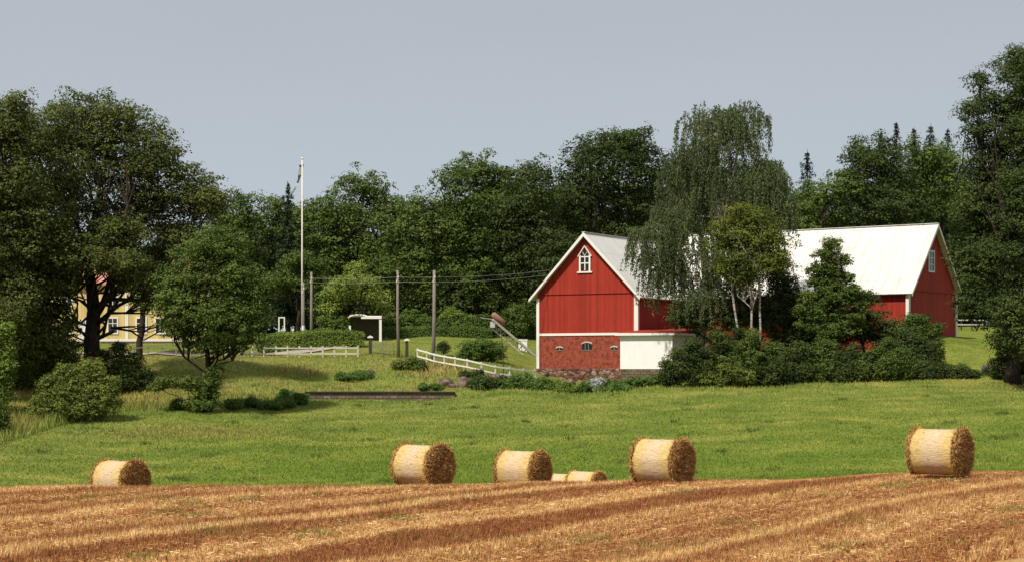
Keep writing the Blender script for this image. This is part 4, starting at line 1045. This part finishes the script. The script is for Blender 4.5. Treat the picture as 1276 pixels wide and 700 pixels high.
# ------------------------------------------------------------------ hedges
def hedge(label, p0, p1, hh, th, seed, leaf='hedge', size=.14, n=260, name='hedge', top_round=0.25, sub='foliage'):
    rng = np.random.RandomState(seed); L = (p1 - p0).length; root = empty(name, tuple(p0), 0, label, 'hedge')
    dv = (p1 - p0) / L; k = int(L * th * hh * n); nv = Vector((-dv.y, dv.x, 0)).normalized()
    s = rng.rand(k) * L; face = rng.rand(k); y = np.where(face < .45, -th / 2, (rng.rand(k) - .5) * th); y = np.where(face > .9, th / 2, y)
    z = np.where((face >= .45) & (face <= .9), hh, rng.rand(k) * hh)
    ends = np.minimum(s, L - s); hl = hh * (1 - top_round * np.exp(-ends / 1.2)) * (1 + .04 * np.sin(s * 1.3) + .03 * np.sin(s * 3.1 + 1)); z = z * hl / hh
    z -= (np.abs(y) / (th / 2)) ** 4 * (z > .9 * hl) * .15
    P = np.stack([dv.x * s + nv.x * y, dv.y * s + nv.y * y, dv.z * s + z], 1) + rng.normal(size=(k, 3)) * .06
    nr = rng.normal(size=(k, 3)) * .6 + np.stack([0 * s, np.where(y < -th * .4, -1, 0), np.where(z > hl * .9, 1, .2)], 1); nr /= np.linalg.norm(nr, axis=1)[:, None]
    a = np.cross(nr, rng.normal(size=(k, 3))); a /= np.linalg.norm(a, axis=1)[:, None]; b = np.cross(nr, a); s_ = size * (.6 + .7 * rng.rand(k)); a *= s_[:, None] * .6; b *= s_[:, None] * .4
    V = np.stack([P - a, P - b, P + a, P + b], 1).reshape(-1, 3); mesh_np(sub, V, np.arange(len(V)).reshape(-1, 4), M[leaf], root)
    mb = MB(); mb.beam((0, 0, hh * .42), (p1.x - p0.x, p1.y - p0.y, p1.z - p0.z + hh * .42), th * .7, hh * .8); mb.build('branches', M['darkwood'], root)
hedge('long bright green clipped hedge behind the pale rail fence', at(322, 174.5), at(452, 177), 1.75, 1.6, 1, n=420, leaf='bright')
hedge('long low dark clipped hedge running behind the utility poles', at(458, 188), at(612, 190), 1.2, 1.1, 2, n=420)
hedge('short dark hedge behind the stone pillar left of the barn', at(618, 195), at(672, 195), 1.1, 1.0, 3, n=420)
#=====TREES=====
G_BACK = 'broadleaf trees standing behind the farmyard'
# round clipped bushes
shrub('small round clipped dark bush behind the pale pole', 553, 443, [(553, 433, 10, 9)], leaf='oak_dark', seed=5, rc=.35, size=.13, cover=1.3)
shrub('large oval clipped bush behind the white fence', 601, 450, [(587, 435, 20, 12), (610, 435, 24, 13), (600, 431, 22, 11)], leaf='hedge', seed=6, rc=.4, size=.13, cover=1.3)
# left big oaks
oak_l = tree('oak_tree', 'huge spreading oak whose thick dark trunk stands before the yellow farmhouse', 'oak', tuple(at(116, 148)),
    [(110, 160, 66, 50), (60, 165, 60, 56, 2), (165, 170, 58, 42), (200, 210, 42, 42, -1), (238, 235, 42, 36), (262, 258, 26, 26), (130, 230, 80, 60, 1), (60, 245, 75, 64, -3), (190, 262, 60, 34, 2),
     (90, 305, 66, 44, -4), (40, 330, 55, 50, -2), (150, 296, 50, 30, -2), (225, 296, 44, 24, 1), (190, 318, 40, 12, 3), (60, 375, 40, 46, -3), (75, 410, 36, 36, -3), (88, 440, 34, 24, -4), (150, 332, 40, 12, 1), (205, 345, 30, 20, 4), (70, 350, 50, 32, -4), (104, 340, 36, 16, -4), (185, 362, 22, 26, 6), (160, 335, 40, 12, -3), (60, 430, 44, 30, -5), (145, 332, 62, 18, -5), (170, 352, 30, 12, -3), (95, 365, 26, 14, -5), (40, 190, 46, 50, -2), (30, 270, 50, 50, -3), (265, 250, 26, 20, -1), (25, 400, 44, 44, -4), (196, 400, 14, 16, 7)],
    148, 'oak', rc=1.3, size=.21, seed=21, trunk_r=.78, fork=.27, cover=.95, dens=1.0, depth=.8, inner=.25, down=.45, limb=1.1)
tree('oak_tree', 'tall oak cut off by the left edge of the picture', 'oak', tuple(at(-40, 140)),
    [(-5, 160, 50, 45), (-60, 150, 60, 50), (-40, 230, 80, 60), (-30, 310, 70, 60), (5, 400, 45, 50, -2), (-70, 380, 60, 60), (20, 130, 26, 20), (0, 440, 36, 30, -3), (-110, 250, 70, 90), (20, 370, 40, 46), (25, 300, 40, 50), (15, 180, 40, 46), (20, 235, 44, 44)],
    140, 'oak', rc=1.25, size=.21, seed=22, trunk_r=.6, fork=.25, cover=.9, depth=.8, down=.45)
tree('maple_tree', 'medium leafy tree standing alone in front of the driveway', 'tree', tuple(at(257, 137.5)),
    [(262, 322, 50, 34), (240, 350, 50, 38), (292, 352, 48, 38), (265, 390, 62, 38, -1), (222, 380, 34, 32, -1), (312, 392, 32, 34), (275, 302, 30, 24), (268, 424, 50, 22), (300, 425, 34, 20), (225, 415, 26, 20)],
    137.5, 'mid', rc=.95, size=.18, seed=23, trunk_r=.30, fork=.25, cover=1.0, depth=.85)
shrub('low dark sucker growth around the foot of the lone leafy tree', 255, 514, [(256, 492, 20, 22), (238, 478, 20, 12), (212, 476, 22, 9), (266, 470, 16, 22), (196, 482, 12, 6), (250, 505, 24, 10)], leaf='mid', seed=24, rc=.5, size=.15, skirt=False)
shrub('sunlit olive green bush left of the lone leafy tree', 90, 524, [(78, 494, 26, 32), (98, 480, 28, 34), (122, 480, 24, 34), (100, 506, 42, 22), (60, 506, 16, 20)], leaf='olive', seed=25, rc=.6, size=.14)
shrub('dark bush behind the sunlit olive bush', 152, 488, [(148, 458, 30, 28), (170, 466, 18, 20), (140, 475, 30, 16)], leaf='oak_dark', seed=26, rc=.6, size=.15)
shrub('pale green shrub at the left picture edge', -8, 470, [(-6, 425, 26, 26)], D=131, leaf='bright', seed=27, rc=.6, size=.15)
shrub('small dark bush cut off by the left edge beside the meadow', -4, 545, [(-6, 522, 14, 24)], leaf='mid', seed=28, rc=.45, size=.13)
shrub('tangle of dark branches and leaves under the edge oak', 40, 485, [(30, 446, 40, 36), (66, 456, 32, 28), (10, 466, 26, 18)], leaf='mid', seed=29, rc=.6, size=.16)
for i, (px, D, w_) in enumerate([(372, 147.6, 14), (352, 146.8, 10), (290, 139.5, 9), (355, 141.5, 10), (372, 143.5, 9), (225, 138.5, 9), (338, 140.5, 12), (315, 141.0, 7)]):
    r_ = HY - (H((px - CX) / F * D, D) - ZC) / D * F
    shrub('knee high weed clump at the far edge of the left meadow', px, 0, [(px, r_ - 5, w_, 6)], D=D, leaf='hedge', seed=60 + i, rc=.3, size=.12, group='weed clumps at the meadow edge', name='weed_clump', cat='weeds')

tree('broadleaf_tree', 'sunlit green tree with a dark trunk standing before the farmhouse between the two oaks', 'tree', tuple(at(172, 170)),
    [(185, 350, 34, 22), (205, 372, 34, 22), (165, 350, 26, 16), (178, 378, 24, 16), (215, 345, 26, 18), (222, 398, 26, 18), (160, 333, 34, 12), (190, 330, 30, 12)], 170, 'bright', rc=.9, size=.2, seed=30, trunk_r=.34, fork=.45, cover=.85)
for i, (px, D, rx, ry, lf, lab) in enumerate([(520, 156.5, 12, 6, 'mid', 'green weeds on the bank left of the pale pole'), (445, 154.5, 26, 3, 'hedge', 'flat green weeds on the bank above the retaining wall'),
        (600, 151.0, 14, 10, 'oak_dark', 'dark weeds filling the gap at the end of the retaining wall'), (540, 150.6, 16, 4, 'hedge', 'green weeds left of the two boulders'),
        ]):
    r_ = HY - (H((px - CX) / F * D, D) - ZC) / D * F
    shrub(lab, px, 0, [(px, r_ - ry * .5, rx, ry)], D=D, leaf=lf, seed=400 + i, rc=.32, size=.12, name='weed_clump', cat='weeds', cover=.6)
# background row, left to right
BK = [
 ('broad tree directly behind the flagpole foot and the yellow farmhouse', 'mid', 205, 320, [(305, 268, 40, 30), (345, 275, 42, 36), (290, 315, 50, 40), (340, 330, 55, 42), (385, 290, 34, 42), (320, 375, 55, 28), (240, 335, 40, 30), (270, 285, 30, 30), (375, 345, 40, 40)]),
 ('dark tree with the tall rounded top right of the flagpole', 'mid', 198, 450, [(450, 238, 42, 36), (415, 265, 46, 34), (488, 258, 44, 30), (455, 300, 66, 45), (520, 280, 34, 40), (405, 315, 45, 45), (505, 340, 55, 50), (450, 355, 50, 36), (535, 320, 30, 50)]),
 ('tree with a ragged top at the centre of the wood', 'mid', 197, 590, [(590, 212, 40, 28), (562, 236, 30, 34), (615, 235, 46, 36), (580, 280, 55, 45), (550, 300, 34, 48), (600, 340, 66, 50), (652, 222, 30, 30), (640, 270, 40, 50)]),
 ('broad dark tree behind the left slope of the barn roof', 'oak_dark', 195, 665, [(665, 245, 46, 48), (695, 265, 44, 48), (640, 305, 55, 55), (690, 330, 40, 55), (655, 360, 55, 30)]),
 ('tallest dark crown above the barn ridge left of the birch', 'oak_dark', 200, 765, [(765, 202, 54, 42), (728, 200, 36, 40), (800, 205, 38, 40), (730, 250, 58, 48), (800, 260, 55, 55), (755, 290, 60, 40), (775, 182, 40, 22)]),
 ('dense dark tree behind the birch and the barn roofs', 'oak_dark', 204, 900, [(870, 230, 50, 50), (930, 240, 55, 50), (900, 290, 70, 40), (985, 275, 40, 35)]),
 ('leafy dark tree above the white roof just right of the birch', 'mid', 198, 1030, [(1012, 250, 32, 30), (1042, 238, 36, 34), (1030, 285, 55, 35), (1000, 278, 30, 30)]),
 ('tall domed dark tree rising over the middle of the right roof', 'oak_dark', 200, 1095, [(1085, 200, 40, 38), (1060, 215, 30, 30), (1110, 222, 44, 42), (1090, 270, 55, 45), (1135, 265, 44, 45)]),
 ('yellower green tree between the domed tree and the big right edge tree', 'mid', 206, 1165, [(1145, 205, 40, 30), (1185, 210, 38, 34), (1160, 250, 55, 45), (1180, 310, 45, 60), (1198, 360, 45, 50)]),
]
for i, (lab, leaf, D, px, lob) in enumerate(BK):
    lob = [l + ((i * 7 + j * 5) % 9 - 4,) for j, l in enumerate(lob)]
    tree('broadleaf_tree', lab, 'tree', tuple(at(px, D)), lob, D, leaf, rc=1.35, size=.27, seed=100 + i, trunk_r=.42, fork=.3, group=G_BACK, cover=.9, depth=.7, inner=.25)
# second row filling the shade between the trunks
proto = None
for i, (px, D, hgt) in enumerate([(300, 226, 15), (370, 228, 15), (440, 222, 15), (505, 220, 15), (560, 219, 16), (615, 218, 18), (670, 217, 17), (735, 222, 19), (800, 226, 19), (870, 228, 20), (940, 226, 19), (1010, 224, 17), (1075, 224, 18), (1140, 226, 19), (1205, 228, 19), (1270, 226, 21), (225, 232, 15), (150, 236, 16), (70, 236, 16), (-10, 234, 16), (1330, 226, 20)]):
    b = at(px, D)
    if proto is None:
        sc = D / F; row0 = HY - (b.z - ZC) / sc
        proto = tree('broadleaf_tree', 'shaded tree deep in the wood behind the front row of trees', 'tree', tuple(b),
            [(px, row0 - 13.0 / sc, 3.4 / sc, 2.2 / sc), (px - 20, row0 - 9 / sc, 3.6 / sc, 3.4 / sc), (px + 22, row0 - 9.5 / sc, 3.6 / sc, 3.2 / sc), (px, row0 - 4.5 / sc, 4.8 / sc, 3.6 / sc), (px - 14, row0 - 2.2 / sc, 3.8 / sc, 2.4 / sc), (px + 18, row0 - 2.2 / sc, 3.8 / sc, 2.4 / sc)],
            D, 'oak_dark', rc=1.5, size=.32, seed=300, trunk_r=.35, group='shaded trees deep in the wood', cover=.8, depth=1.0)
        c = proto
    else: c = copy_tree(proto)
    c.location = b; c.rotation_euler.z = i * 1.37; k = hgt / 15.0; c.scale = (k * 1.15, k * 1.15, k)
rng = np.random.RandomState(99); n = 2600
X = (rng.rand(n) - .5) * 190; Y = 238 + rng.rand(n) * 22; Z = HT(X, Y) + (rng.rand(n) ** .8) * (11 + 2 * np.sin(X * .13))
V = leaf_cloud(np.stack([X, Y, Z], 1), 1.2 + 1.2 * rng.rand(n), 55, .42, rng)
tag(mesh_np('woodland', V, np.arange(len(V)).reshape(-1, 4), M['oak_dark']), 'dense dark wood closing the view behind the farmyard trees', kind='stuff')
# lit understorey and pale tree behind the hedge
tree('broadleaf_tree', 'low pale green sunlit tree above the long hedge left of the poles', 'tree', tuple(at(430, 187)),
    [(440, 350, 24, 18), (425, 368, 28, 20), (460, 370, 28, 18), (412, 386, 18, 10), (478, 384, 12, 8), (445, 340, 18, 14), (465, 355, 18, 12, -3), (430, 360, 22, 14, -3)], 187, 'pale', rc=.9, size=.2, seed=131, trunk_r=.2, cover=.9)
tree('broadleaf_tree', 'low dark tree spreading behind the flagpole foot', 'tree', tuple(at(372, 191)),
    [(350, 352, 34, 20), (395, 350, 30, 26), (375, 330, 34, 20)], 191, 'mid', rc=1.0, size=.22, seed=132, trunk_r=.25, cover=.9)
UND = [(570, 398, 16, 16, 'bright', 192), (595, 402, 14, 12, 'mid', 191), (640, 395, 14, 14, 'mid', 193), (655, 380, 14, 16, 'hedge', 195), (515, 400, 16, 14, 'hedge', 193), (545, 405, 12, 10, 'mid', 190), (620, 402, 14, 12, 'oak_dark', 194), (485, 402, 12, 11, 'mid', 192), (415, 402, 16, 10, 'mid', 186), (665, 402, 12, 14, 'hedge', 197)]
UL = ['bright young shrub behind the dark hedge right of the pale pole', 'low shrub between the bright young shrub and the hay elevator', 'leafy shrub behind the stone pillar', 'taller shrub against the barn corner at the wood edge',
      'shrub at the wood edge between the two right hand poles', 'small shrub just right of the pale pole at the wood edge', 'dark shrub behind the top of the hay elevator', 'small shrub left of the darker pole at the wood edge', 'shrub under the pale green tree left of the white shelter', 'low shrub beside the barn corner behind the stone pillar']
for i, ((px, py, rx, ry, lf, D), lab) in enumerate(zip(UND, UL)):
    shrub(lab, px, 0, [(px, py, rx, ry), (px - rx * .5, py + ry * .3, rx * .7, ry * .8), (px + rx * .6, py + ry * .25, rx * .7, ry * .7)], D=D, leaf=lf, seed=140 + i, rc=.6, size=.18)
# right edge giant
tree('oak_tree', 'giant dark tree towering at the right edge of the picture', 'oak', tuple(at(1262, 150)),
    [(1268, 88, 38, 36), (1222, 102, 14, 16), (1228, 130, 22, 22), (1258, 140, 34, 40), (1204, 146, 14, 11, -1), (1214, 168, 20, 14, -1), (1208, 265, 26, 34), (1205, 320, 24, 36), (1212, 380, 26, 34), (1222, 215, 26, 26), (1300, 130, 60, 60), (1250, 190, 52, 45), (1280, 250, 70, 60), (1228, 250, 42, 45, -1), (1225, 320, 38, 48), (1270, 330, 60, 60), (1235, 385, 36, 36), (1290, 400, 50, 50), (1256, 428, 34, 30), (1330, 250, 70, 100), (1330, 400, 60, 60), (1255, 320, 50, 50, -5), (1250, 390, 44, 40, -5), (1262, 435, 42, 30, -5), (1262, 240, 46, 50, -5), (1262, 170, 34, 40, -4), (1268, 110, 30, 36, -3)],
    150, 'oak_dark', rc=1.3, size=.2, seed=151, trunk_r=.62, fork=.3, cover=1.0, depth=.75, limb=.5, inner=.45)
shrub('dark bush at the foot of the giant right edge tree', 1262, 0, [(1262, 452, 24, 22), (1290, 455, 26, 26)], D=151, leaf='oak_dark', seed=152, rc=.6, size=.16)
# spruces
spruce('small dark spruce tip just left of the flagpole', 359, 229, 196, 34, 1)
spruce('pointed spruce rising between the birch and the domed tree', 1006, 186, 214, 44, 2)
for i, (px, py, w_) in enumerate([(1117, 153, 44), (1139, 158, 40), (1160, 154, 48), (1181, 160, 42), (1098, 163, 36)]):
    spruce(['dark spruce top left of the spruce cluster over the right roof', 'slim spruce top in the middle of the spruce cluster', 'broadest spruce top of the cluster over the right roof', 'rightmost small spruce top beside the giant tree', 'low spruce top emerging behind the domed tree'][i], px, py, 218 + i, w_, 10 + i, 'spruce tops behind the trees at right')

# weeping birch
def birch():
    rng = np.random.RandomState(77); D = 158.0; sc = D / F; b = at(873, D)
    root = empty('birch_tree', tuple(b), 0, 'tall weeping birch with long drooping twigs in front of the barn', 'birch')
    L = [(880, 155, 38, 38), (932, 148, 32, 34), (905, 150, 30, 30), (845, 215, 26, 36), (968, 225, 18, 26), (975, 255, 16, 30), (825, 320, 30, 30), (890, 370, 50, 26), (950, 330, 40, 30), (865, 200, 34, 40), (905, 235, 62, 50), (850, 260, 40, 42), (948, 235, 32, 50), (815, 292, 28, 20), (860, 320, 44, 40), (960, 205, 18, 16), (935, 290, 40, 40), (905, 185, 50, 40), (795, 290, 14, 10), (900, 350, 40, 30), (835, 345, 28, 30)]
    lob = [(np.array([(l[0] - CX) * sc, D + rng.normal() * .8, ZC + (HY - l[1]) * sc]) - np.array(b), np.array([l[2] * sc, max(1.2, l[2] * sc * .85), l[3] * sc])) for l in L]
    mb = MB(); top = Vector(lob[1][0]); 
    tr = [Vector((0, 0, -.4)), Vector((.1, 0, 3.5)), Vector((.5, 0, 7)), Vector((1.2, .2, 10.5)), Vector((2.0, .2, 14)), Vector((2.9, .1, 18)), Vector((3.4, 0, 22))]
    mb.tube(tr, [.34, .28, .25, .21, .16, .10, .03], 9)
    tr2 = [tr[2], Vector((.2, .5, 10)), Vector((.1, .7, 14)), Vector((.5, .6, 18)), Vector((.8, .4, 21.5))]; mb.tube(tr2, [.17, .15, .12, .08, .03], 7)
    P = []; T = []
    for c, r in lob:
        sp = tr[int(rng.randint(2, 6))] if c[2] > 12 else tr[int(rng.randint(1, 4))]
        pts = bend(sp, Vector(c) + Vector((0, 0, r[2] * .3)), 5, .05, rng); mb.tube(pts, [.11, .09, .07, .05, .04, .02], 5)
        ns = int(26 + 13.5 * r[0] * r[2])
        for i in range(ns):
            d = rng.normal(size=3); d /= np.linalg.norm(d); d[2] = abs(d[2]) * .9 - .15; o_ = c + d * r * (.45 + .55 * rng.rand() ** .6)
            ln = (0.9 + 3.1 * rng.rand() ** 1.4) * (1.0 if c[2] > 9 else .75) * (.75 if c[2] > 17 else 1)
            m = int(ln * 27) + 4; tt = np.sort(rng.rand(m)) * ln
            out = d[:2] / (np.linalg.norm(d[:2]) + .01) * .25 * min(1, ln / 2); sw = rng.normal(size=2) * .10
            q = np.stack([o_[0] + out[0] * np.sqrt(tt) + sw[0] * tt, o_[1] + out[1] * np.sqrt(tt) + sw[1] * tt, o_[2] - tt + .12 * np.sin(np.minimum(tt, 1) * 3)], 1)
            P.append(q + rng.normal(size=(m, 3)) * np.array([.085, .085, .05]))
    P = np.concatenate(P); zg = HT(P[:, 0] + b.x, P[:, 1] + b.y) - b.z; P = P[P[:, 2] > zg + 1.2]
    rx_ = (P[:, 0] + b.x) / sc * (D / np.maximum(P[:, 1] + D, 1)) + CX; keep = ~((rx_ < 842) & (P[:, 2] < 2.6)); P = P[keep]
    n = len(P); nr = rng.normal(size=(n, 3)); nr /= np.linalg.norm(nr, axis=1)[:, None]
    a = np.stack([rng.normal(size=n) * .4, rng.normal(size=n) * .4, -np.ones(n)], 1); a /= np.linalg.norm(a, axis=1)[:, None]; w = np.cross(a, nr); w /= np.linalg.norm(w, axis=1)[:, None]
    s = .105 * (.6 + .8 * rng.rand(n)); V = np.stack([P - a * s[:, None] * .7, P - w * s[:, None] * .45, P + a * s[:, None] * .9, P + w * s[:, None] * .45], 1).reshape(-1, 3)
    mesh_np('crown', V, np.arange(len(V)).reshape(-1, 4), M['birch'], root); mb.build('trunk', M['birch_bark'], root, smooth=True)
birch()
tree('maple_tree', 'small tree with yellowing leaves and pale stems right of the weeping birch', 'tree', tuple(at(938, 153.5)),
    [(935, 272, 36, 20), (905, 292, 30, 24), (918, 305, 38, 28), (958, 305, 32, 30), (940, 330, 48, 22), (905, 335, 24, 14), (972, 330, 18, 22), (940, 295, 36, 24), (925, 350, 20, 10)],
    153.5, 'yellowish', rc=.8, size=.15, seed=171, bark='birch_bark', fork=.55, cover=.95, depth=.85, stems=[(0, 0, .13, -.1, 0), (.5, .1, .12, .6, .1), (-.9, .2, .12, -1.7, .2)])
tree('maple_tree', 'slender sunlit sapling with airy crown before the right roof', 'tree', tuple(at(1038, 154)),
    [(1037, 318, 17, 20), (1032, 340, 25, 22), (1038, 368, 34, 20), (1036, 304, 13, 11), (1026, 318, 18, 9), (1048, 326, 18, 9), (1016, 338, 18, 9), (1050, 347, 20, 9), (1018, 352, 16, 9), (1037, 356, 26, 12), (1062, 362, 16, 8), (1010, 370, 18, 10), (1045, 377, 30, 12), (1022, 388, 26, 14), (1055, 398, 28, 14), (1012, 404, 26, 14), (1035, 412, 36, 14), (1075, 384, 12, 10), (1000, 386, 14, 10)],
    154, 'mid', rc=.5, size=.16, seed=172, trunk_r=.12, fork=.5, cover=.75, depth=.9, inner=.2)
tree('broadleaf_tree', 'added dense dark tree standing in for wall shade between the sapling and the barn wing corner', 'tree', tuple(at(1085, 156)),
    [(1075, 375, 20, 16), (1082, 400, 28, 26), (1050, 410, 44, 30), (1098, 422, 24, 20), (1020, 400, 30, 30), (1112, 412, 20, 18), (1000, 425, 40, 20)], 157, 'oak_dark', rc=.8, size=.17, seed=173, trunk_r=.18)  # dark foliage added in place of the shade on the red wing wall
tree('broadleaf_tree', 'added low dark tree standing in for barn wall shade under the yellowing tree', 'tree', tuple(at(980, 156.5)),
    [(965, 385, 32, 30), (990, 375, 26, 32), (990, 410, 36, 26), (915, 395, 34, 28), (975, 352, 22, 20), (940, 400, 40, 32), (880, 396, 38, 32), (850, 392, 22, 22)], 157.5, 'oak_dark', rc=.8, size=.17, seed=174, trunk_r=.16)  # added dark crown stands for the birch's shade on the wall behind
BUSH = [(860, 453, 30, 32, 'oak_dark', 151, 'broad leafy bush touching the white annex'), (908, 440, 34, 36, 'oak_dark', 153, 'tall bush under the birch trunk'), (900, 465, 28, 22, 'olive', 150.8, 'sunlit lower bush in front of the tall bush under the birch'),
        (945, 445, 34, 38, 'mid', 152.5, 'bush with brighter leaves below the pale stems'), (985, 455, 30, 32, 'oak_dark', 151.3, 'bush below the gap between the yellowing tree and the sapling'), (1025, 452, 34, 32, 'mid', 152, 'bush directly below the slender sapling'),
        (1065, 458, 32, 30, 'oak_dark', 151.3, 'low spreading bush right of the sapling'), (1105, 452, 32, 34, 'mid', 151, 'broad green bush below the barn wing corner board'), (1142, 410, 24, 20, 'mid', 155.5, 'rounded dark bush standing before the shaded gable'),
        (1130, 440, 34, 32, 'oak_dark', 153.5, 'dark bush below the rounded bush before the shaded gable'), (1160, 465, 26, 20, 'oak_dark', 151.5, 'low dark bush at the right end of the bush row'), (1196, 470, 22, 13, 'oak_dark', 152, 'flat dark bush beside the pale bucket')]
for i, (px, py, rx, ry, lf, D, lab) in enumerate(BUSH):
    shrub(lab, px, 0, [(px, py + 2, rx * .85, ry * .95), (px - rx * .5, py + ry * .3, rx * .65, ry * .75), (px + rx * .55, py + ry * .25, rx * .65, ry * .8)], D=D, leaf=lf, seed=180 + i, rc=.6, size=.15, cover=.95)
shrub('bush with pale pink blossoms in the weeds below the barn', 745, 0, [(744, 480, 14, 10), (756, 482, 10, 8)], D=153.5, leaf='mid', seed=200, rc=.4, size=.13)
o = shrub('cluster of pale blossoms on the bush below the barn', 745, 0, [(745, 475, 12, 7)], D=152.9, leaf='flower', seed=201, rc=.25, size=.08, cover=.05, name='flowering_shrub')
WEED = [(615, 480, 18, 9, 'oak_dark', 152.6), (640, 484, 20, 9, 'hedge', 151.8), (668, 483, 22, 9, 'hedge', 152), (695, 484, 20, 8, 'bright', 152), (720, 483, 16, 8, 'hedge', 152.5), (780, 480, 18, 9, 'hedge', 153), (805, 480, 18, 9, 'hedge', 153), (828, 476, 16, 11, 'mid', 153), (600, 484, 12, 8, 'hedge', 151), (765, 486, 20, 6, 'hedge', 151), (650, 470, 14, 8, 'hedge', 156), (505, 456, 14, 10, 'olive', 157), (590, 466, 14, 7, 'oak_dark', 155)]
for i, (px, py, rx, ry, lf, D) in enumerate(WEED):
    r_ = HY - (H((px - CX) / F * D, D) - ZC) / D * F
    shrub('patch of waist high weeds between the meadow and the barn foot' if px > 600 else ['patch of weeds', 'low green weeds beside the end of the retaining wall', 'olive weeds at the foot of the darker pole', 'dark weeds below the white fence'][1 if px == 600 else 2 if px == 505 else 3], px, 0,
          [(px, r_ - ry * .5, rx, ry)], D=D, leaf=lf, seed=220 + i, rc=.4, size=.14, name='weed_clump', cat='weeds', group='weeds below the barn' if px > 600 else None)
